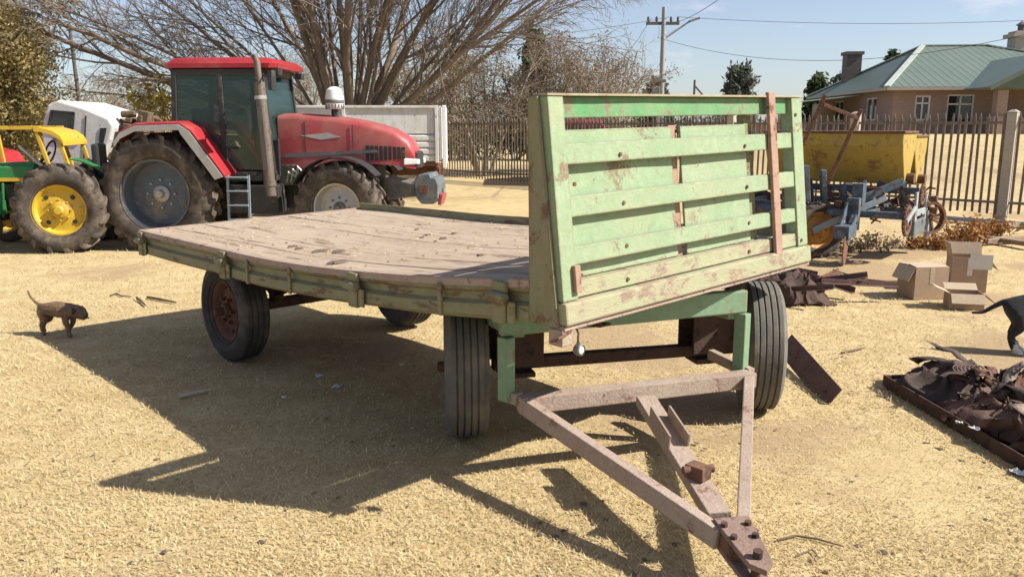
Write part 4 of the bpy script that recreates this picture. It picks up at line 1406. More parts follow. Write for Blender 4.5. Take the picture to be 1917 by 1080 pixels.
    for k in range(80):
        p = WQ(1545 + r.random() * 205, 350 + r.random() * 60, 11.2 + r.random() * .6)
        if p.z < .08:
            continue
        if r.random() < .5:
            mb.box(p, (.03 + r.random() * .08, .03 + r.random() * .06, .03 + r.random() * .09), Matrix.Rotation(r.random() * 3, 3, 'Y'))
        else:
            mb.tube([p, p + Vector((r.uniform(-.2, .2), r.uniform(-.1, .1), r.uniform(-.15, .15)))], .014, 6)
    mb.build('linkage', M['rust'], T, bevel=.004)['kind'] = 'stuff'


planter()

# ------------------------------------------------------------------ palisade fence
def fence():
    A, B = Vector((13.2, 12.05, 0)), Vector((-9.0, 35.2, 0))
    d = (B - A)
    Lf = d.length
    d.normalize()
    T = thing('palisade_fence', A, 'rusty steel palisade fence with spiked pales running across the back of the yard', 'fence', rz=math.atan2(d.y, d.x))
    H = 2.0
    n = int(Lf / .135)
    pm = MB().prism([(-.024, .10), (.024, .10), (.024, H - .10), (0, H), (-.024, H - .10)], -.006, .006)
    me = pm.mesh('pale')
    me.materials.append(M['fence_steel'])
    pill_at = [5.45 + 3.0 * k for k in range(3)]
    cnt = 0
    for k in range(n):
        x = .06 + k * .135
        if any(abs(x - q) < .12 for q in pill_at):
            continue
        o = link('pale', me, T, loc=(x, 0, rnd.uniform(-.015, .015)))
        o.rotation_euler = (0, rnd.gauss(0, .008), 0)
        cnt += 1
    for z in (.32, 1.82):
        xs = [0] + pill_at + [Lf]
        for p, q in zip(xs, xs[1:]):
            MB().box(((p + q) / 2, .03, z), (q - p - .01, .035, .045)).build('rail', M['fence_steel'], T)
    for k, x in enumerate(pill_at):
        o = MB().box((x, .03, 1.0), (.17, .17, 2.02)).loft([[Vector((x + a, .03 + b, 2.012)) for a, b in ((-.10, -.10), (.10, -.10), (.10, .10), (-.10, .10))],
                                                            [Vector((x + a, .03 + b, 2.06)) for a, b in ((-.03, -.03), (.03, -.03), (.03, .03), (-.03, .03))]]).build('pillar', M['fence_pillar'], T, bevel=.01)
        MB().box((x + .135, -.0, 1.0), (.06, .06, 1.98)).build('post', M['fence_steel'], T)


fence()


# ------------------------------------------------------------------ house
def house():
    A = Vector((19.7, 45.0, 1.36))
    T = thing('brick_house', A, 'brick house with green corrugated hip roof beyond the fence', 'house', rz=math.radians(-4))
    We, De, ze, zr = 17.3, 15.0, 2.42, 5.15
    ov = .6
    wins = [(1.75, 2.55, .70, 2.0), (3.4, 4.8, .55, 2.05), (13.3, 15.0, .7, 2.0)]
    swins = [(2.2, 4.0, .7, 2.0), (8.0, 10.0, .7, 2.0)]

    def wall(x0, x1, y0, y1, openings, vert):
        """box wall pieces around openings, openings measured along the wall"""
        mb = MB()
        length = (x1 - x0) if not vert else (y1 - y0)
        pos = 0
        segs = []
        for (p, q, z0, z1) in sorted(openings):
            segs += [(pos, p, -.6, ze), (p, q, -.6, z0), (p, q, z1, ze)]
            pos = q
        segs.append((pos, length, -.6, ze))
        for (p, q, z0, z1) in segs:
            if not vert:
                mb.box((x0 + (p + q) / 2, (y0 + y1) / 2, (z0 + z1) / 2), (q - p, y1 - y0, z1 - z0))
            else:
                mb.box(((x0 + x1) / 2, y0 + (p + q) / 2, (z0 + z1) / 2), (x1 - x0, q - p, z1 - z0))
        mb.build('wall', M['brick'], T)
    wall(ov, We - ov, ov, ov + .25, [(w[0] - ov, w[1] - ov, w[2], w[3]) for w in wins], False)
    wall(ov, We - ov, De - ov - .25, De - ov, [], False)
    wall(ov, ov + .25, ov + .252, De - ov - .252, swins, True)
    wall(We - ov - .25, We - ov, ov + .252, De - ov - .252, [], True)
    for (p, q, z0, z1) in wins:
        f = MB()
        for x in (p + .04, q - .04):
            f.box((x, ov + .10, (z0 + z1) / 2), (.09, .10, z1 - z0))
        for z in (z0 + .04, z1 - .04, (z0 + z1) / 2 + .25):
            f.box(((p + q) / 2, ov + .105, z), (q - p - .09, .09, .08))
        f.box(((p + q) / 2, ov + .10, (z0 + z1) / 2), (.07, .08, z1 - z0 - .1))
        wo_ = f.build('window', M['frame_white'], T)
        MB().box(((p + q) / 2, ov + .14, (z0 + z1) / 2), (q - p - .08, .01, z1 - z0 - .08)).build('pane', M['glass_dark'], wo_)
        MB().box(((p + q) / 2, ov - .03, z0 - .05), (q - p + .2, .16, .09)).build('sill', M['stucco'], wo_)
    for (p, q, z0, z1) in swins:
        y0, y1 = ov + .25 + p, ov + .25 + q
        f = MB()
        for y in (y0 + .04, y1 - .04, (y0 + y1) / 2):
            f.box((ov + .1, y, (z0 + z1) / 2), (.09, .08, z1 - z0 - .01))
        for z in (z0 + .05, z1 - .05):
            f.box((ov + .1, (y0 + y1) / 2, z), (.08, y1 - y0 - .1, .08))
        wo_ = f.build('window', M['frame_white'], T)
        MB().box((ov + .14, (y0 + y1) / 2, (z0 + z1) / 2), (.01, y1 - y0 - .04, z1 - z0)).build('pane', M['glass_dark'], wo_)
    MB().box((We / 2, De / 2, .02), (We - 1.3, De - 1.3, .12)).build('floor', M['stucco'], T)
    # hip roof: corrugated sheets; ridge runs along x
    r0, r1 = Vector((4.6, De / 2, zr)), Vector((8.3, De / 2, zr))
    e = [Vector((0, 0, ze)), Vector((We, 0, ze)), Vector((We, De, ze)), Vector((0, De, ze))]

    def sheet(p0, p1, q0, q1, nm, pitch=.42):
        """trapezoid from eave p0-p1 to ridge q0-q1 with pressed ribs running up the slope"""
        p0, p1, q0, q1 = map(Vector, (p0, p1, q0, q1))
        n_ = (p1 - p0).cross(q0 - p0).normalized()
        if n_.z < 0:
            n_ = -n_
        ax = (p1 - p0).normalized()
        Lw = (p1 - p0).length
        up = n_.cross(ax)
        if up.z < 0:
            up = -up
        H = (q0 - p0).dot(up)
        a0, a1 = (q0 - p0).dot(ax), (q1 - p0).dot(ax)
        mb = MB()
        k = 0
        x = 0.0

        def top(x):
            if x < a0:
                return H * x / a0 if a0 > 0 else H
            if x > a1:
                return H * (Lw - x) / (Lw - a1) if Lw > a1 else H
            return H
        prof = []
        while x < Lw:
            for dx, hh in ((0, 0), (.05, .013), (.12, .013), (.17, 0)):
                if x + dx < Lw:
                    prof.append((x + dx, hh))
            x += pitch
        prof.append((Lw, 0))
        lo = [p0 + ax * x + n_ * hh for x, hh in prof]
        hi = [p0 + ax * x + up * max(top(x), .001) + n_ * hh for x, hh in prof]
        lo2 = [v - n_ * .02 for v in lo]
        for i in range(len(prof) - 1):
            mb.add([lo[i], lo[i + 1], hi[i + 1], hi[i]], [(0, 1, 2, 3)])
            mb.add([lo2[i], lo2[i + 1], lo[i + 1], lo[i]], [(0, 1, 2, 3)])
        return mb.build(nm, M['roof'], T, fix=False)
    sheet(e[0], e[1], r0, r1, 'roof')
    sheet(e[3], e[0], r0, r0, 'roof')
    sheet(e[1], e[2], r1, r1, 'roof')
    sheet(e[2], e[3], r1, r0, 'roof')
    for p, q in ((e[0], r0), (e[1], r1), (e[2], r1), (e[3], r0), (r0, r1)):
        MB().bar(p + Vector((0, 0, .04)), q + Vector((0, 0, .05)), .30, .06).build('ridge_cap', M['roof_cap'], T)
    gt = MB()
    for p, q in ((e[0], e[1]), (e[3], e[0])):
        gt.bar(p + Vector((0, 0, -.09)), q + Vector((0, 0, -.09)), .14, .15)
    gt.build('gutter', M['stucco'], T)
    # porch gable on the right
    px0, px1, py = 3.9, 10.6, -2.8
    pm = (px0 + px1) / 2
    zg0, zg1 = 2.30, 4.05
    for s, xe in ((-1, px0), (1, px1)):
        MB().loft([[Vector((xe, y, zg0)), Vector((pm, y, zg1)), Vector((pm, y, zg1 - .07)), Vector((xe, y, zg0 - .07))] for y in (py, 4.8)]).build('porch_roof', M['roof'], T)
        MB().bar((xe, py - .03, zg0 - .07), (pm, py - .03, zg1 - .07), .06, .22).build('barge_board', M['roof'], T)
    MB().prism([(px0 + .4, zg0 - .05), (px1 - .4, zg0 - .05), (pm, zg1 - .16)], py + .50, py + .60).build('porch_gable', M['roof'], T)
    for x in (px0 + .9, px1 - .9):
        MB().box((x, py + .7, .2), (.8, .8, 1.4)).box((x, py + .7, 1.5), (.5, .5, 1.3)).build('porch_column', M['brick'], T)
    MB().box((pm, py + .7, .15), (px1 - px0 - 2.7, .25, 1.3)).build('porch_wall', M['brick'], T)
    # lean-to verandah on the left side
    MB().loft([[Vector((-6.0, y, 1.55)), Vector((ov, y, 2.25)), Vector((ov, y, 2.18)), Vector((-6.0, y, 1.48))] for y in (5.6, De)]).build('lean_to_roof', M['roof_cap'], T)
    for x in (-5.8, -3.9, -1.9):
        MB().box((x, 6.0, .4), (.34, .34, 2.2 + (x + 5.8) * .10)).build('verandah_column', M['stucco'], T)
    for y in (9.0, De - .4):
        MB().box((-5.8, y, .4), (.34, .34, 2.2)).build('verandah_column', M['stucco'], T)
    MB().box((-2.9, 6.1, .0), (5.6, .2, 1.2)).build('verandah_wall', M['brick'], T)
    # chimneys
    cx, cy = 10.6, 8.3
    cho = MB().box((cx, cy, 4.7), (1.0, 1.0, 2.0)).box((cx, cy, 5.78), (1.4, 1.4, .22)).box((cx, cy, 5.95), (1.0, 1.0, .16)).build('chimney', M['stucco'], T)
    MB().lathe([(.2, 6.02), (.2, 6.36), (.34, 6.4), (.04, 6.62)], 12, c=(cx, cy, 0), axis='z').build('chimney_cowl', M['pole_dark'], cho)
    MB().box((1.75, 11.5, 3.6), (.95, .95, 3.0)).box((1.75, 11.5, 5.05), (1.15, 1.15, .2)).build('chimney', M['pole_dark'], T)


house()

# boundary wall and gate leaf seen in front of the house
# ------------------------------------------------------------------ parked maroon minibus far behind the headboard
def minibus():
    p = D(1085, 240, 25)
    T = thing('parked_minibus', (p.x, 25, 0), 'maroon minibus parked far off, seen through the headboard gap', 'minibus')
    rings = []
    for y, zt, hw in ((0, 1.86, .80), (.12, 1.95, .84), (2.6, 1.98, .84), (3.3, 1.92, .82), (4.0, 1.25, .80), (4.6, 1.10, .76)):
        rings.append([Vector((a, y, z)) for a, z in ((-hw, .38), (-hw, 1.05), (-hw * .9, zt - .10), (-hw * .75, zt), (hw * .75, zt), (hw * .9, zt - .10), (hw, 1.05), (hw, .38))])
    MB().loft(rings).build('body', M['maroon'], T, smooth=True, bevel=.02)
    MB().box((0, .0, 1.50), (1.25, .06, .48)).build('rear_window', M['glass_dark'], T, bevel=.02)
    for s in (-1, 1):
        MB().box((s * .70, -.01, 1.02), (.12, .06, .30)).build('tail_light', M['red'], T, bevel=.01)
        for y in (.8, 3.6):
            wheel(T, (s * .74, y, .31), .31, .19, .19, M['tyre'], M['silver'], M['silver'], rz=s * PI / 2, ribs=3, nuts=0)
    MB().box((0, -.04, .52), (1.6, .10, .16)).build('bumper', M['greydark'], T, bevel=.02)


minibus()


# ------------------------------------------------------------------ trees
def fast_tube(mb, pts, r0, r1, n):
    m = len(pts)
    d0 = (pts[1] - pts[0]).normalized()
    a = d0.orthogonal().normalized()
    o = len(mb.v)
    for i, p in enumerate(pts):
        d = (pts[min(i + 1, m - 1)] - pts[max(i - 1, 0)]).normalized()
        a = (a - d * a.dot(d)).normalized()
        b = d.cross(a)
        r = r0 + (r1 - r0) * i / (m - 1)
        for k in range(n):
            t = 2 * PI * k / n
            q = p + a * (math.cos(t) * r) + b * (math.sin(t) * r)
            mb.v.append((q.x, q.y, q.z))
    for i in range(m - 1):
        for k in range(n):
            mb.f.append((o + i * n + k, o + i * n + (k + 1) % n, o + (i + 1) * n + (k + 1) % n, o + (i + 1) * n + k))


def rv(r):
    return Vector((r.gauss(0, 1), r.gauss(0, 1), r.gauss(0, 1)))


def grow(r, p, d, ln, rad, lev, spec, trunk, crown, tips):
    nseg = (7, 5, 4, 3)[min(lev, 3)]
    pts = [p.copy()]
    dirs = [d]
    cur, dd = p.copy(), d.normalized()
    for i in range(nseg):
        dd = (dd + rv(r) * spec['wob'] * (.5 if lev == 0 else 1.0) + Vector((0, 0, spec['up'][min(lev, len(spec['up']) - 1)]))).normalized()
        cur = cur + dd * (ln / nseg)
        pts.append(cur.copy())
        dirs.append(dd)
    tgt = trunk if lev <= spec.get('tl', 0) else crown
    sides = (8, 5, 4, 3)[min(lev, 3)]
    fast_tube(tgt, pts, rad, rad * (.35 if lev < spec['depth'] else .4), sides)
    if lev >= spec['depth']:
        tips.append(pts[-1])
        tips.append(pts[len(pts) // 2])
        return
    nc = spec['n'][lev]
    for k in range(nc):
        t = spec['t0'][min(lev, len(spec['t0']) - 1)] + (1 - spec['t0'][min(lev, len(spec['t0']) - 1)]) * (k + r.random()) / nc
        f = t * nseg
        i = min(int(f), nseg - 1)
        q = pts[i].lerp(pts[i + 1], f - i)
        base = dirs[i + 1]
        side = base.cross(rv(r)).normalized()
        ang = math.radians(r.uniform(*spec['ang']))
        nd = (base * math.cos(ang) + side * math.sin(ang)).normalized()
        l2 = ln * spec['lr'][min(lev, len(spec['lr']) - 1)] * r.uniform(.7, 1.2) * (1.12 - .45 * t)
        r2 = max(rad * (1 - .6 * t) * spec.get('rr', .48), spec.get('rmin', .0055))
        grow(r, q, nd, l2, r2, lev + 1, spec, trunk, crown, tips)


def leaf_faces(mb, r, pts, per, spread, size, flat=0.0):
    for p in pts:
        for k in range(per):
            c = p + rv(r) * spread
            a = rv(r).normalized()
            b = a.cross(rv(r)).normalized()
            s = size * r.uniform(.6, 1.3)
            v = [c - a * s, c + b * s * .45, c + a * s, c - b * s * .45]
            o = len(mb.v)
            mb.v.extend((q.x, q.y, q.z) for q in v)
            mb.f.append((o, o + 1, o + 2, o + 3))


def tree(name, base, label, stems, spec, seed, bark, twig, leaf=None, leafargs=None, group=None, cat='tree'):
    r = random.Random(seed)
    T = thing(name, base, label, cat, group=group)
    trunk, crown, lv = MB(), MB(), MB()
    tips = []
    for (p, d, ln, rad) in stems(r):
        grow(r, Vector(p), Vector(d).normalized(), ln, rad, 0, spec, trunk, crown, tips)
    trunk.build('trunk', bark, T, smooth='all', fix=False)
    if crown.v:
        crown.build('branches', twig, T, fix=False)
    if leaf:
        leaf_faces(lv, r, tips, *leafargs)
        lv.build('crown', leaf, T, fix=False)
    return T


# the big multi-stemmed bare tree behind the red tractor
def big_stems(r):
    out = []
    out.append(((0, 0, 0), (0, 0, 1), 1.3, .42))
    for k in range(30):
        t = (k + .5) / 30
        lean = -1.32 + 2.64 * t                       # fan from left to right
        az = r.uniform(-.9, .9)
        if k % 3 == 2:
            lean *= .45
        d = (math.sin(lean), math.sin(az) * math.cos(lean) * .75, math.cos(lean) * .95 + .18)
        out.append(((math.sin(lean) * .25, az * .25, .9 + r.random() * .5), d, r.uniform(6.5, 9.0), r.uniform(.045, .115)))
    return out


bt = D(655, 300, 21.0)
tree('bare_tree', (bt.x, 21.0, 0), 'big bare spreading tree with many stems behind the red tractor', big_stems,
     dict(depth=3, rmin=.0065, n=(13, 8, 7), wob=.13, up=(-.004, .02, .0, -.03), t0=(.22, .12, .1), ang=(18, 44), lr=(.42, .46, .5), rr=.42), 4, M['bark'], M['twig'])


def bush_stems(n, sp, l0, l1, rad):
    def f(r):
        out = []
        for k in range(n):
            az = r.random() * 2 * PI
            le = r.uniform(.05, sp)
            out.append(((math.cos(az) * .2, math.sin(az) * .2, 0), (math.sin(le) * math.cos(az), math.sin(le) * math.sin(az), math.cos(le)), r.uniform(l0, l1), rad * r.uniform(.7, 1.2)))
        return out
    return f


bsp = dict(rmin=.007, depth=3, n=(9, 8, 7), wob=.12, up=(.02, .02, .0), t0=(.2, .1, .1), ang=(22, 60), lr=(.45, .5, .5), rr=.45)
for i, (px, Y, h, nst, sp, lab) in enumerate((
        (905, 30, 4.4, 8, .60, 'dense twiggy bare tree just right of the big bare tree'),
        (1010, 31, 4.2, 8, .60, 'bushy brown bare tree behind the left post of the headboard'),
        (1095, 33, 4.2, 7, .65, 'brown bare bush above the headboard top rail'),
        (790, 32, 4.0, 7, .6, 'bare brown tree above the white dropside trailer'),
        (560, 33, 4.2, 7, .7, 'bare brown tree right of the red tractor cab'),
        (250, 34, 3.6, 7, .7, 'bare thin tree between white truck cab and red cab'))):
    b = D(px, 240, Y)
    tree('bare_bush', (b.x, Y, 0), lab, bush_stems(nst, sp, h * .8, h * 1.05, .06), bsp, 30 + i, M['twig_pale'], M['twig_pale'], M['leaf_brown'], (1, .10, .05) if i < 4 else (1, .1, .03), group='bare bushes behind the yard')
b = D(1130, 230, 36)
tree('seed_pod_tree', (b.x, 36, 0), 'slender bare tree with a few dark seed clusters right of the bushes', bush_stems(5, .6, 4.2, 6.0, .06),
     dict(depth=2, n=(7, 6), wob=.12, up=(.03, .04), t0=(.35, .2), ang=(20, 50), lr=(.42, .5), rr=.45), 77, M['twig_pale'], M['twig'], M['leaf_brown'], (1, .03, .05))
b = D(40, 240, 19)
tree('leafy_tree', (b.x - 1.75, 19, 0), 'olive brown leafy tree filling the upper left corner', bush_stems(9, .48, 3.6, 5.4, .10),
     dict(depth=2, n=(9, 6), wob=.12, up=(.01, .0, -.03), t0=(.25, .15), ang=(25, 65), lr=(.40, .5), rr=.45), 12, M['bark'], M['twig'], M['leaf_olive'], (58, .19, .05))
b = D(20, 240, 27)
tree('leafy_tree', (b.x - .6, 27, 0), 'lower olive shrub tree behind yellow canopy at left', bush_stems(7, .8, 2.2, 3.2, .08),
     dict(depth=2, n=(8, 7), wob=.12, up=(.01, .0, -.03), t0=(.15, .15), ang=(25, 65), lr=(.45, .5), rr=.45), 13, M['bark'], M['twig'], M['leaf_olive'], (9, .2, .10))
b = D(287, 240, 20)
tree('yellow_shrub', (b.x, 20, 0), 'small yellow leaved shrub between white truck and red tractor cab', bush_stems(7, .13, 2.1, 2.7, .03),
     dict(depth=1, n=(12,), wob=.08, up=(.06, .05), t0=(.2,), ang=(20, 45), lr=(.24,), rr=.45), 15, M['bark'], M['twig'], M['leaf_yellow'], (9, .09, .07), cat='shrub')


def conifer(px, ytop, Y, half, label, seed, mat='leaf_dark', name='conifer'):
    r = random.Random(seed)
    p, t = D(px, 240, Y), D(px, ytop, Y)
    H = t.z
    hw = half * Y / FPX
    T = thing(name, (p.x, Y, 0), label, 'tree', group='dark evergreens on the skyline')
    tr = MB()
    fast_tube(tr, [Vector((0, 0, 0)), Vector((.05, 0, H * .5)), Vector((0, 0, H * .97))], .22, .03, 7)
    lv = MB()
    for k in range(130):
        z = H * (.22 + .78 * (k + r.random()) / 130)
        rr_ = hw * (1.12 - z / H) ** .55 * r.uniform(.55, 1.15)
        az = r.random() * 2 * PI
        e = Vector((math.cos(az) * rr_, math.sin(az) * rr_, z + r.uniform(-.1, .35)))
        fast_tube(tr, [Vector((0, 0, z - .3)), e * .6 + Vector((0, 0, (z - .2) * .4)), e], .05, .012, 3)
        leaf_faces(lv, r, [Vector((0, 0, z)).lerp(e, q) for q in (.35, .6, .85, 1.0)], 10, .14 + hw * .07, .10 + Y * .0022)
    tr.build('trunk', M['bark'], T, smooth='all', fix=False)
    lv.build('crown', M[mat], T, fix=False)


conifer(1380, 132, 70, 38, 'rounded dark evergreen on the skyline beside the stay bar', 5, 'leaf_grey_haze')  # most distant crowns get the paler leaves, haze painted into the colour
conifer(1525, 152, 75, 26, 'dark evergreen left of the green house roof', 6)
conifer(1570, 150, 80, 28, 'grey green tree right behind the house chimney', 8, 'leaf_grey_haze')
conifer(1000, 70, 45, 28, 'dark green pointed evergreen above the bare bushes', 9)
conifer(1660, 106, 60, 8, 'small dark treetop poking above the green roof', 10)
conifer(1225, 160, 85, 34, 'faint grey tree behind the transformer box', 14, 'leaf_grey_haze')
# hedge shrubs right behind the fence
for i, (px, Y) in enumerate(((850, 44), (905, 46), (965, 45), (1090, 44), (1190, 43), (1300, 42))):
    p = D(px, 300, Y)
    tree('hedge_shrub', (p.x, Y, 0), ('dark green shrub behind the fence, ' + ('nearest the dropside trailer', 'second from the dropside trailer', 'just left of the headboard post', 'behind headboard left part', 'behind headboard middle', 'behind headboard right part')[i]),
         bush_stems(9, .9, 1.7, 2.6, .04), dict(depth=1, n=(11,), wob=.1, up=(.02, .02), t0=(.1,), ang=(25, 60), lr=(.45,), rr=.45), 50 + i, M['twig'], M['twig'], M['leaf_grey_haze' if i % 2 else 'leaf_dark'], (11, .22, .11), group='shrubs behind the fence', cat='shrub')


# ------------------------------------------------------------------ poles and wires
def pole(name, px, ytop, Y, r0, label, mat, cat='pole'):
    p, t = D(px, 240, Y), D(px, ytop, Y)
    T = thing(name, (p.x, Y, 0), label, cat)
    MB().tube([(0, 0, 0), (0, 0, t.z)], [r0, r0 * .65], 12).build('shaft', mat, T, smooth=True)
    return T, t.z


T, zt = pole('power_pole', 1236, 14, 42, .16, 'tall power pole with crossarm and street lamp', M['galv'])
MB().bar((-.85, 0, zt - .75), (.75, 0, zt - .75), .12, .14).build('crossarm', M['pole_dark'], T)
for x in (-.75, -.35, .35, .68):
    MB().lathe([(.03, zt - .68), (.07, zt - .62), (.05, zt - .55), (.07, zt - .50), (.01, zt - .42)], 10, c=(x, 0, 0), axis='z').build('insulator', M['pole_dark'], T, smooth=True)
MB().tube([(0, 0, zt - 1.5), (.6, 0, zt - 1.1), (1.15, 0, zt - .72), (1.3, 0, zt - .65)], .045, 8).build('lamp_arm', M['galv'], T, smooth=True)
MB().loft([[Vector((1.2 + a * .5, b * .10, zt - .72 + a * .16 + q)) for b, q in ((-1, 0), (1, 0), (.6, .10), (-.6, .10))] for a in (0, .5, 1.1)]).build('lamp_head', M['greydark'], T, bevel=.02)
WP = Vector((D(1236, 240, 42).x, 42, zt))
T, z2 = pole('transformer_post', 1228, 150, 41.0, .20, 'short stout wooden post with box below the power pole', M['pole_dark'])
MB().box((.05, -.1, z2 - .05), (.62, .4, .14)).build('cap_plate', M['greydark'], T, bevel=.02)
MB().box((-.12, -.28, z2 - .7), (.34, .3, .8)).build('meter_box', M['greydark'], T, bevel=.02)
T, z3 = pole('stay_post', 1297, 150, 48, .09, 'thin dark post with slanting stay right of power pole', M['pole_dark'])
MB().tube([(0, 0, z3 - .3), (1.1, 0, z3 - 1.5), (1.7, 0, z3 - 2.2)], .05, 8).build('stay', M['pole_dark'], T, smooth=True)
T, z4 = pole('wooden_pole', 158, 45, 30, .085, 'dark thin utility pole rising behind the white truck cab', M['pole_dark'])
T.rotation_euler = (0, math.radians(-2.0), 0)
MB().box((0, -.06, z4 - .15), (.16, .06, .12)).build('wire_bracket', M['pole_dark'], T)


def wire(a, b, sag, label):
    a, b = Vector(a), Vector(b)
    pts = []
    for k in range(25):
        t = k / 24
        p = a.lerp(b, t)
        p.z -= sag * 4 * t * (1 - t)
        pts.append(p)
    o = MB().tube(pts, .010, 5).build('power_line', M['wire'], smooth='all', fix=False)
    tag(o, label, 'wire', 'overhead power lines')


wire((WP.x + .7, 42, zt - .45), D(2300, 12, 38), .5, 'topmost power line running right from the power pole')
wire((WP.x + .3, 42, zt - .45), (D(158, 52, 30).x, 30, z4), .9, 'power line running left from power pole across the bare trees')
wire((WP.x - .3, 42, zt - 1.4), D(2250, -30, 26), 1.6, 'sagging power line crossing the sky above the green roof')
wire((WP.x, 42, zt - .8), D(1420, -60, 20), .3, 'power line climbing out of the picture near the lamp arm')
wire((WP.x - .6, 42, zt - .5), D(1100, 150, 60), .8, 'power line dropping away left behind the power pole')


# ------------------------------------------------------------------ ground clutter, right side
def cbox(name, loc, rz, w, d, h, label, flaps, open_front=False, tilt=0.0, lbl=None):
    T = thing(name, loc, label, 'box', rz=rz, group='cardboard boxes on the grass')
    T.rotation_euler = (tilt, 0, rz)
    t = .006
    mb = MB().box((0, 0, t / 2), (w, d, t))
    if not open_front:
        mb.box((0, -d / 2 + t / 2, h / 2), (w, t, h - 2 * t))
    mb.box((0, d / 2 - t / 2, h / 2), (w, t, h - 2 * t)).box((-w / 2 + t / 2, 0, h / 2), (t, d - 2 * t, h - 2 * t)).box((w / 2 - t / 2, 0, h / 2), (t, d - 2 * t, h - 2 * t))
    mb.build('carton', M['card'], T)
    for (sx, sy, ang) in flaps:
        ln = (d if sx else w) - .01
        fl = .45 * (w if sx else d)
        c = Vector((sx * w / 2, sy * d / 2, h - t))
        out = Vector((sx, sy, 0))
        dirv = out * math.cos(ang) + Z * math.sin(ang)
        al = Vector((-sy, sx, 0)) * ln / 2
        n_ = dirv.cross(al).normalized() * .0025
        e = c + dirv * fl
        MB().loft([[c - al - n_, c + al - n_, c + al + n_, c - al + n_], [e - al - n_, e + al - n_, e + al + n_, e - al + n_]]).build('flap', M['card_in'], T)
    if not open_front:
        MB().box((0, -d / 2 - .0015, h * .72), (.05, .002, h * .5)).build('packing_tape', M['card_label'] if lbl else M['card_in'], T)
    if lbl:
        x, z, ww, hh = lbl
        MB().box((x, -d / 2 - .002, z), (ww, .003, hh)).build('paper_label', M['card_label'], T)
    return T


p = G(1740, 561)
cbox('cardboard_box', (p.x, p.y + .18, 0), math.radians(6), .36, .32, .34, 'closed brown cardboard box leftmost of the three on the grass', ((0, -1, PI - .1), (0, 1, PI - .05), (-1, 0, -1.1)))
p = G(1822, 548)
cbox('cardboard_box', (p.x, p.y + .18, .0), math.radians(-16), .35, .30, .38, 'tall open cardboard box with pale label, rightmost of three', ((1, 0, -.9), (0, 1, 1.2), (-1, 0, 1.3)), lbl=(.10, .33, .22, .16))
p = G(1815, 580)
cbox('cardboard_box', (p.x, p.y + .12, 0), math.radians(-14), .31, .24, .16, 'low open cardboard box in front of the tall box', ((0, -1, -.9), (0, 1, .5), (-1, 0, .4), (1, 0, -.7)))

# scrap heap of rusty bars
heap = Vector((2.75, 8.5, 0))
r = random.Random(9)
for k in range(15):
    x0, x1 = 2.35 + r.random() * .8, 3.2 + r.random() * .55
    if k < 9:
        p0 = Vector((2.55 + r.uniform(-.25, .2), 9.15 + r.uniform(-.25, .3), .38 + r.uniform(-.12, .12)))
        p1 = Vector((3.55 + r.uniform(-.35, .1), 8.72 + r.uniform(-.35, .2), .06 + r.uniform(0, .12)))
    else:
        p0 = Vector((2.25 + r.random() * .9, 8.2 + r.random() * .5, .03 + r.random() * .2))
        p1 = p0 + Vector((r.uniform(.3, .8), r.uniform(-.5, .4), r.uniform(-.05, .22)))
        p1.z = max(p1.z, .03)
    o = MB().angle(p0, p1, .05 + r.random() * .02, .008).build('rusty_bar', M['rust_purple' if k % 3 else 'rust'])
    tag(o, 'long rusty angle iron leaning on the scrap heap beside the headboard right end' if k < 9 else 'short rusty angle iron lying low in the scrap heap', 'scrap', 'long leaning bars in the scrap heap' if k < 9 else 'short bars in the scrap heap')


def crumple(name, c, sx, sy, h, mat, seed, label, cat, rz=0.0, freq=3.0, nx=26, ny=22, thick=.008, group=None):
    r_ = random.Random(seed)
    off = Vector((r_.random() * 50, r_.random() * 50, r_.random() * 50))
    mb = MB()
    for lay in (0, 1):
        for j in range(ny + 1):
            for i in range(nx + 1):
                u, v = i / nx * 2 - 1, j / ny * 2 - 1
                q = Vector((u * sx * freq, v * sy * freq, 0)) + off
                n1 = mnoise.noise(q)
                rid = 1 - abs(mnoise.noise(q * 1.9)) * 2
                fall = max(0.0, 1 - (u * u) ** 2 * .9) * max(0.0, 1 - (v * v) ** 2 * .9)
                z = (h * (.45 + .5 * n1) + h * .55 * max(0, rid)) * fall
                ww = Vector((mnoise.noise(q * 1.3 + Vector((9, 0, 0))), mnoise.noise(q * 1.3 + Vector((0, 9, 0))), 0)) * .16
                mb.v.append((u * sx + ww.x, v * sy + ww.y, max(z, .004) - lay * thick))
    S = (nx + 1) * (ny + 1)
    for j in range(ny):
        for i in range(nx):
            q = (j * (nx + 1) + i, j * (nx + 1) + i + 1, (j + 1) * (nx + 1) + i + 1, (j + 1) * (nx + 1) + i)
            mb.f.append(q)
            mb.f.append(tuple(x + S for x in q[::-1]))
    o = mb.build(name, mat, smooth='all', fix=False)
    o.location = c
    o.rotation_euler = (0, 0, rz)
    tag(o, label, cat, group)
    return o


crumple('scrap_tangle', (2.72, 8.45, 0), .48, .36, .30, M['rust_dark'], 3, 'dark tangled scrap mass under the headboard right end', 'scrap', freq=5)

# long rusty plate leaning beside the front wheel
pa, pb = G(1470, 642, .10), G(1560, 747, .03)
o = MB().bar(pa, pb, .012, .17, up=(.55, .1, .8)).build('steel_plank', M['rust_purple'], bevel=.003)
tag(o, 'flat rusty steel plank lying behind the right front wheel', 'plank')

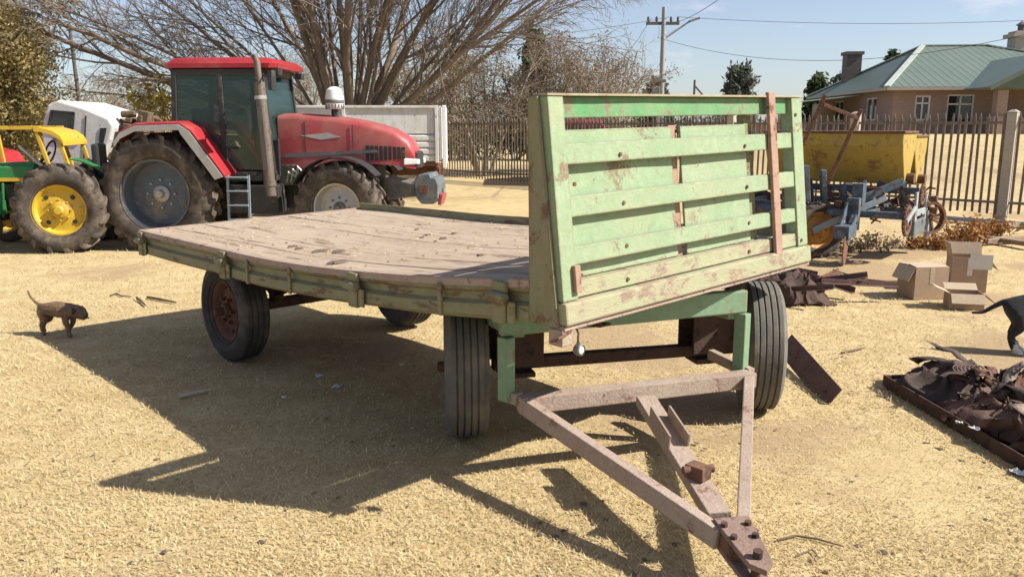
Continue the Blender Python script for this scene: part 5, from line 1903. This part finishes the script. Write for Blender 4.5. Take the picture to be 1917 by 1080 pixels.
# right foreground junk
jl, jr = G(1650, 722), G(1990, 930)
dj = (jr - jl)
Lj = dj.length
dj.normalize()
pj = Vector((-dj.y, dj.x, 0))
if pj.x < 0:
    pj = -pj
T = thing('rusty_trough', jl, 'long rusty steel trough with junk in it at lower right edge', 'trough', rz=math.atan2(dj.y, dj.x))
s = 1 if pj.dot(Vector((-dj.y, dj.x, 0))) > 0 else -1
MB().box((Lj / 2, s * .012, .04), (Lj, .012, .08)).build('side_plate', M['rust_dark'], T, bevel=.003)
MB().box((Lj / 2, s * .27, .012), (Lj, .50, .012)).build('base_plate', M['rust_dark'], T, bevel=.003)
MB().box((Lj / 2, s * .53, .045), (Lj * .9, .012, .09)).build('side_plate', M['rust'], T, bevel=.003)
MB().box((-.006, s * .27, .04), (.012, .5, .07)).build('end_plate', M['rust'], T, bevel=.003)


def JP(a, b, z=0.0):
    q = jl + dj * a + pj * b
    return Vector((q.x, q.y, z))


jz = math.atan2(dj.y, dj.x)
crumple('crumpled_canvas', JP(.26, .36, .03), .32, .24, .19, M['canvas'], 5, 'dark crumpled canvas heaped at the left end of the trough', 'canvas', rz=jz + .3, freq=5, nx=44, ny=36)
crumple('crumpled_canvas', JP(.62, .62, .02), .40, .22, .20, M['rust_dark'], 6, 'black torn rubber sheeting behind the crumpled canvas', 'canvas', rz=jz + .8, freq=6, nx=44, ny=36)
crumple('crumpled_canvas', JP(.98, .30, .03), .36, .24, .17, M['canvas_brown'], 8, 'brown crumpled sacking in the middle of the trough', 'canvas', rz=jz, freq=7, nx=40, ny=32)
crumple('crumpled_canvas', JP(1.45, .40, .03), .40, .28, .15, M['rust'], 14, 'rust brown crumpled sheet at the right picture edge', 'canvas', rz=jz, freq=4)
o = MB().bar(JP(.62, 1.02, .02), JP(1.05, .84, .03), .34, .02, up=(0, .1, 1)).build('grey_board', M['rag_grey'], bevel=.004)
tag(o, 'flat grey board lying behind the junk trough', 'board')
r = random.Random(31)
labs = ('short rusty pipe poking up from the junk pile left end', 'bent rusty strip across the dark canvas', 'rusty rod sticking out towards the black dog', 'thin rusty rod lying over the brown sacking', 'rusty strip leaning at the back of the junk pile', 'rusty rod at the right edge of the junk pile', 'curved rusty strap on top of the junk pile')
for k, (a0, b0, a1, b1, z0, z1) in enumerate(((.10, .30, .45, .62, .06, .20), (.2, .45, .8, .35, .17, .20), (.7, .5, 1.25, .98, .16, .10), (.55, .2, 1.3, .34, .12, .22), (.45, .75, 1.0, .6, .06, .24), (.9, .7, 1.7, .62, .12, .18), (.05, .2, .55, .28, .1, .19))):
    p0, p1 = JP(a0, b0, z0), JP(a1, b1, z1)
    m_ = (p0 + p1) / 2 + Vector((r.uniform(-.05, .05), r.uniform(-.05, .05), r.uniform(.02, .07)))
    if k % 2:
        mb = MB().bar(p0, m_, .035, .006).bar(m_, p1, .035, .006)
    else:
        mb = MB().tube([p0, m_, p1], .012, 8)
    tag(mb.build('rusty_rod', M['rust' if k % 3 else 'rust_dark']), labs[k], 'scrap', 'rusty rods in the junk pile')


def strip(p0, n, seed, mat, label):
    r_ = random.Random(seed)
    p, d = Vector(p0), Vector((r_.uniform(-1, 1), r_.uniform(-1, 1), .5)).normalized()
    w_ = r_.uniform(.02, .045)
    rings = []
    for k in range(n):
        sd = d.cross(Vector((r_.gauss(0, .3), r_.gauss(0, .3), 1))).normalized()
        up = sd.cross(d).normalized()
        q = p if p.z > .05 else Vector((p.x, p.y, .05))
        rings.append([q - sd * w_, q + sd * w_, q + sd * w_ + up * .006, q - sd * w_ + up * .006])
        p = q + d * .055
        d = (d + Vector((r_.gauss(0, .45), r_.gauss(0, .45), r_.gauss(-.12, .35)))).normalized()
    o = MB().loft(rings).build('torn_strip', M[mat], smooth='all')
    tag(o, label, 'strip', 'torn strips on the junk pile')


for k in range(16):
    a_ = (.12, .3, .45, .6, .75, .9, 1.05, 1.2)[k % 8] + rnd.uniform(-.06, .06)
    strip(JP(a_, (.22 if k < 8 else .52) + .2 * rnd.random(), .17), 7, 100 + k, ('canvas', 'rust', 'rust_dark', 'bar_pink')[k % 4],
          ('black', 'rust brown', 'dark', 'pale')[k % 4] + ' torn curling strip on the junk pile, ' + ('left half, ' if k % 8 < 4 else 'right half, ') + ('near side' if k < 8 else 'far side'))


def chain(pts, label):
    mb = MB()
    P_ = [Vector(p) for p in pts]
    for a_, b_ in zip(P_, P_[1:]):
        n_ = max(2, int((b_ - a_).length / .042))
        for k in range(n_):
            c_ = a_.lerp(b_, (k + .5) / n_)
            d_ = (b_ - a_).normalized()
            sd = d_.cross(Z).normalized() if k % 2 else Z
            lp_ = [c_ + d_ * math.cos(t) * .026 + sd * math.sin(t) * .014 for t in [2 * PI * q / 10 for q in range(11)]]
            mb.tube(lp_, .005, 5, cap=False)
    tag(mb.build('rusty_chain', M['rust_dark'], smooth='all', fix=False), label, 'chain')


chain([JP(.15, .62, .03), JP(.35, .70, .02), JP(.5, .88, .02), JP(.75, .95, .015)], 'rusty chain trailing behind the junk pile')
chain([JP(.55, .25, .20), JP(.8, .33, .20), JP(1.0, .22, .19)], 'rusty chain draped over the brown sacking')
for k, (a_, b_, z_, rx, lab) in enumerate(((.78, .50, .20, 1.15, 'rusty plough disc tilted on the junk pile'), (1.28, .30, .19, .35, 'rusty plough disc lying flat near the right edge'))):
    o = MB().lathe([(.02, .006), (.07, .0), (.115, .014), (.117, .020), (.07, .008), (.02, .014)], 28, axis='z', loop=True).build('plough_disc', M['rust'], smooth=True)
    o.location = JP(a_, b_, z_)
    o.rotation_euler = (rx, .2, .6 * k)
    tag(o, lab, 'disc', 'plough discs')
o = MB().tube([JP(.38, .28, .16) + Vector((math.cos(t) * .03 + t * .004, math.sin(t) * .03, .06 + .02 * math.sin(t))) for t in [k * .45 for k in range(90)]], .006, 6).build('coil_spring', M['rust_purple'], smooth='all')
tag(o, 'rusty coil spring on the dark canvas', 'spring')


def scrap_paper(p, s, label, mat='paper', seed=0):
    r_ = random.Random(seed)
    mb = MB()
    n = 5
    for j in range(n):
        for i in range(n):
            mb.v.append(((i / (n - 1) - .5) * s + r_.gauss(0, s * .06), (j / (n - 1) - .5) * s * .7 + r_.gauss(0, s * .06), .012 + abs(r_.gauss(0, s * .16))))
    for j in range(n - 1):
        for i in range(n - 1):
            mb.f.append((j * n + i, j * n + i + 1, (j + 1) * n + i + 1, (j + 1) * n + i))
    o = mb.build('litter_scrap', M[mat], fix=False)
    o.location = p
    o.rotation_euler = (0, 0, r_.random() * 3)
    o.modifiers.new('thick', 'SOLIDIFY').thickness = .002
    tag(o, label, 'litter', 'scraps of litter')


for k, (x, y, s, lab) in enumerate(((531, 747, .035, 'tiny white scrap farthest left under the trailer'), (630, 727, .06, 'white scrap of paper under the trailer bed'), (598, 707, .05, 'pale scrap under the trailer towards the rear wheel'),
                                    (752, 686, .04, 'small pale scrap near the left front wheel'), (1905, 889, .075, 'white crumpled scrap at the lower right edge'), (1822, 806, .05, 'small white tag in the junk trough'), (1795, 795, .035, 'tiny white tag left in the junk trough'))):
    z = .0 if k < 5 else .12
    scrap_paper(G(x, y, z), s, lab, seed=k)


def stick(pts, rad, label, mat='stick', z=.012):
    P_ = [G(x, y, z) for x, y in pts]
    o = MB().tube(P_, [rad] * (len(P_) - 1) + [rad * .6], 7).build('stick', M[mat], smooth=True)
    tag(o, label, 'stick', 'sticks on the lawn')


stick([(207, 553), (218, 549), (228, 554), (246, 555)], .008, 'crooked thin twig left of the rear trailer wheel')
stick([(256, 557), (264, 563), (273, 572)], .012, 'short dark stick between two twigs near the puppy')
stick([(276, 556), (300, 560), (330, 566)], .014, 'straight dark stick nearest the rear trailer wheel')
stick([(335, 742), (362, 736), (396, 729)], .016, 'pale stick lying in the trailer shadow', 'stick_pale')
stick([(1455, 1010), (1490, 1002), (1530, 1008), (1578, 1022)], .005, 'thin curved wire on grass beside the hitch')
stick([(1490, 1040), (1520, 1028), (1535, 1045)], .004, 'short bent wire on grass at bottom edge')
stick([(1560, 505), (1610, 522), (1660, 527), (1700, 524)], .010, 'long thin branch between scrap heap and cardboard box')
stick([(1575, 660), (1600, 655), (1620, 650)], .008, 'small twig right of the steel plank')

# small dark clods and leaves over the lawn
r = random.Random(77)
cl = MB()
for k in range(260):
    Y = 1 / (1 / 2.6 - r.random() * (1 / 2.6 - 1 / 14))
    X = r.uniform(-1, 1) * Y * .62
    if r.random() < .35:
        X = abs(X)
    s_ = r.uniform(.005, .016) * (1.7 if r.random() < .08 else 1)
    n = 6
    z0 = 0.004
    top = Vector((X, Y, z0 + s_ * .3))
    o_ = len(cl.v)
    for j in range(n):
        t = 2 * PI * j / n
        q = s_ * r.uniform(.6, 1.4)
        cl.v.append((X + math.cos(t) * q, Y + math.sin(t) * q, z0))
    cl.v.append(tuple(top))
    for j in range(n):
        cl.f.append((o_ + j, o_ + (j + 1) % n, o_ + n))
tag(cl.build('soil_crumbs', M['mud'], fix=False), 'dark soil crumbs and dead leaves scattered over the lawn', 'debris', kind='stuff')

# dead orange weeds and poles by the fence
def weed(px, py, n, h, sp, label, seed, mat='leaf_rust'):
    r_ = random.Random(seed)
    p = G(px, py)
    T = thing('dead_weed', p, label, 'weed', group='dead weeds along the fence')
    st, lv = MB(), MB()
    for k in range(n):
        az = r_.random() * 2 * PI
        le = r_.uniform(.2, 1.2)
        e = Vector((math.cos(az) * math.sin(le), math.sin(az) * math.sin(le) * .6, math.cos(le))) * h * r_.uniform(.5, 1.1)
        b_ = Vector((r_.uniform(-sp, sp), r_.uniform(-sp, sp) * .5, 0))
        fast_tube(st, [b_, b_ + e * .5 + Vector((0, 0, .05)), b_ + e], .007, .003, 3)
        leaf_faces(lv, r_, [b_ + e * q for q in (.4, .6, .8, 1)], 3, .035, .035)
    st.build('stems', M['stick'], T, fix=False)['kind'] = 'stuff'
    lv.build('leaves', M[mat], T, fix=False)


weed(1800, 462, 60, .42, .35, 'orange dead weed clump right of the planter', 1)
weed(1740, 466, 30, .25, .3, 'low rusty weed clump under the planter right end', 2)
weed(1600, 470, 30, .18, .5, 'low brown weeds below the planter middle', 3, 'leaf_brown')
weed(1860, 440, 40, .3, .3, 'orange dead weeds against the fence foot', 4)
weed(1680, 462, 25, .2, .4, 'dry weeds between planter wheels', 5, 'leaf_brown')
for k, (x0, y0, x1, y1, lab) in enumerate(((1770, 408, 1930, 420, 'thin grey pole lying behind the orange weeds'), (1845, 452, 1990, 440, 'dark timber post lying at the fence foot'), (1850, 425, 1990, 412, 'brown timber plank lying against the fence'), (1840, 445, 1935, 458, 'short timber offcut nearest the boxes'))):
    a_, b_ = G(x0, y0, .06), G(x1, y1, .08)
    tag(MB().bar(a_, b_, .09, .07).build('timber_post', M['timber' if k else 'pgrey'], bevel=.008), lab, 'timber', 'timber lying by the fence')


# ------------------------------------------------------------------ animals
def skin(name, verts, edges, radii, mat, parent, sub=2):
    me = bpy.data.meshes.new(name)
    me.from_pydata([tuple(v) for v in verts], edges, [])
    me.update()
    o = link(name, me, parent)
    m = o.modifiers.new('skin', 'SKIN')
    m.use_smooth_shade = True
    if not me.skin_vertices:
        me.skin_vertices.new()
    for i, rd in enumerate(radii):
        sv = me.skin_vertices[0].data[i]
        sv.radius = rd if isinstance(rd, tuple) else (rd, rd)
        sv.use_root = (i == 0)
    s_ = o.modifiers.new('sub', 'SUBSURF')
    s_.levels = sub
    s_.render_levels = sub
    me.materials.append(mat)
    return o


def dog(name, loc, rz, sc, label, legs, head, tail, mats, chunky=1.0):
    """x forward. legs: four lists of joints; head: neck, skull, muzzle points; tail: points"""
    T = thing(name, loc, label, 'dog', rz=rz)
    T.scale = (sc, sc, sc)
    c = chunky
    V = [(-.24, 0, .40), (-.10, 0, .42), (.08, 0, .41), (.22, 0, .42)]
    Rr = [(.085 * c, .085 * c), (.085 * c, .092 * c), (.098 * c, .105 * c), (.085 * c, .10 * c)]
    E_ = [(0, 1), (1, 2), (2, 3)]

    def chain(root, pts, rads):
        prev = root
        for p_, r_ in zip(pts, rads):
            V.append(p_)
            Rr.append(r_)
            E_.append((prev, len(V) - 1))
            prev = len(V) - 1
    hn, hs_, hm, ht = head
    chain(3, [hn, hs_, hm, ht], [.076 * c, (.090 * c, .086 * c), .060 * c, .042 * c])
    for k, lg in enumerate(legs):
        hind = k >= 2
        chain(0 if hind else 3, lg, ([.060 * c, .048 * c, .026 * c, .022 * c, .027 * c, .022] if hind else [.052 * c, .036 * c, .026 * c, .022 * c, .027 * c, .022]))
    chain(0, tail, [.026, .020, .016, .011])
    body = skin('body', V, E_, Rr, mats[0], T)
    bpy.context.view_layer.update()
    if len(mats) > 2:
        fur(T, body, 9000, .022, mats[2] if len(mats) > 2 else mats[0], 3)
    S_, M_, N_ = Vector(hs_), Vector(hm), Vector(ht)
    f = (M_ - S_).normalized()
    sd = f.cross(Z).normalized()
    up2 = sd.cross(f)
    for s_ in (-1, 1):
        b_ = S_ + sd * s_ * .060 * c + up2 * .045 * c - f * .015
        ear = MB().loft([[b_ + f * a_ * .034 + sd * s_ * q for a_, q in ((-1, 0), (1, 0), (1, .008), (-1, .008))],
                         [b_ + f * (a_ * .030 + .012) + sd * s_ * (.030 + q) - up2 * .035 for a_, q in ((-1, 0), (1, 0), (1, .008), (-1, .008))],
                         [b_ + f * (a_ * .012 + .022) + sd * s_ * (.034 + q) - up2 * .085 for a_, q in ((-1, 0), (1, 0), (1, .006), (-1, .006))]])
        ear.build('ear', mats[1], T, smooth=True)
        e_ = S_.lerp(M_, .42) + sd * s_ * .046 * c + up2 * .030 * c
        MB().lathe([(.001, -.010), (.008, -.007), (.011, 0), (.008, .007), (.001, .010)], 10, c=e_, axis='z').build('eye', M['eye'], T, smooth='all')
    nz = N_ + f * .030
    MB().lathe([(.001, -.012), (.012, -.008), (.017, 0), (.012, .008), (.001, .012)], 10, c=nz, axis='z').build('nose', M['eye'], T, smooth='all')
    return T


def fur(T, body, n, ln, mat, seed):
    dg = bpy.context.evaluated_depsgraph_get()
    ev = body.evaluated_get(dg)
    me = ev.to_mesh()
    r_ = random.Random(seed)
    polys = list(me.polygons)
    ws = [p_.area for p_ in polys]
    mb = MB()
    for p_ in r_.choices(polys, ws, k=n):
        vs_ = [me.vertices[i].co for i in p_.vertices]
        w_ = [r_.random() for _ in vs_]
        t_ = sum(w_)
        c_ = sum((v_ * q for v_, q in zip(vs_, w_)), Vector()) / t_
        nn = p_.normal
        d_ = (nn * .55 + Vector((-.8, 0, -.45)) + rv(r_) * .25).normalized()
        sd = d_.cross(nn).normalized() * .0022
        l_ = ln * r_.uniform(.6, 1.3)
        mb.add([c_ - sd - nn * .002, c_ + sd - nn * .002, c_ + d_ * l_], [(0, 1, 2)])
    ev.to_mesh_clear()
    tag(mb.build('fur', mat, T, fix=False), kind='stuff')


p = G(112, 627)
legs_walk = [
    [(.21, -.055, .34), (.20, -.06, .25), (.235, -.06, .14), (.25, -.06, .045), (.275, -.06, .018), (.295, -.06, .015)],
    [(.21, .055, .34), (.24, .06, .25), (.20, .06, .16), (.14, .06, .10), (.13, .06, .07), (.14, .06, .055)],
    [(-.24, -.06, .33), (-.19, -.065, .24), (-.27, -.065, .14), (-.25, -.065, .05), (-.225, -.065, .018), (-.20, -.065, .015)],
    [(-.24, .06, .33), (-.22, .065, .24), (-.34, .065, .17), (-.38, .065, .08), (-.36, .065, .03), (-.34, .065, .02)]]
dog('brown_puppy', (p.x, p.y, 0), math.radians(-17), .55, 'small brown puppy trotting with raised tail left of the trailer', legs_walk,
    [(.31, 0, .41), (.41, .0, .40), (.50, 0, .345), (.56, 0, .325)], [(-.33, 0, .46), (-.42, 0, .51), (-.50, 0, .59), (-.54, 0, .68)], (M['fur_brown'], M['fur_dark'], M['fur_strand']), 1.32)
p = G(1935, 662)
legs_stand = [
    [(.21, -.055, .34), (.19, -.06, .25), (.22, -.06, .14), (.225, -.06, .045), (.25, -.06, .018), (.27, -.06, .015)],
    [(.21, .055, .34), (.21, .06, .25), (.26, .06, .14), (.27, .06, .045), (.295, .06, .018), (.315, .06, .015)],
    [(-.23, -.06, .33), (-.19, -.065, .24), (-.27, -.065, .15), (-.235, -.065, .05), (-.205, -.065, .018), (-.185, -.065, .015)],
    [(-.23, .06, .33), (-.17, .065, .24), (-.23, .065, .15), (-.19, .065, .05), (-.16, .065, .018), (-.14, .065, .015)]]
bd = dog('black_dog', (p.x + .06, p.y + .0, 0), math.radians(-14), .94, 'black dog with white paws walking out of the right edge', legs_stand,
         [(.32, 0, .46), (.42, 0, .52), (.50, 0, .50), (.55, 0, .485)], [(-.33, 0, .425), (-.40, 0, .38), (-.47, 0, .33), (-.56, 0, .32)], (M['fur_black'], M['fur_black']), 1.18)
for (x, y) in ((-.22, -.065), (-.175, .065), (.235, -.06), (.28, .06)):
    rings = []
    for z, rx, o_ in ((.085, .027, -.012), (.05, .030, -.006), (.02, .036, .018), (.002, .034, .022)):
        rings.append([Vector((x + o_ + math.cos(t) * rx * (1.25 if z < .03 else 1), y + math.sin(t) * rx, z)) for t in [2 * PI * k / 12 for k in range(12)]])
    MB().loft(rings).build('white_paw', M['fur_white'], bd, smooth=True)
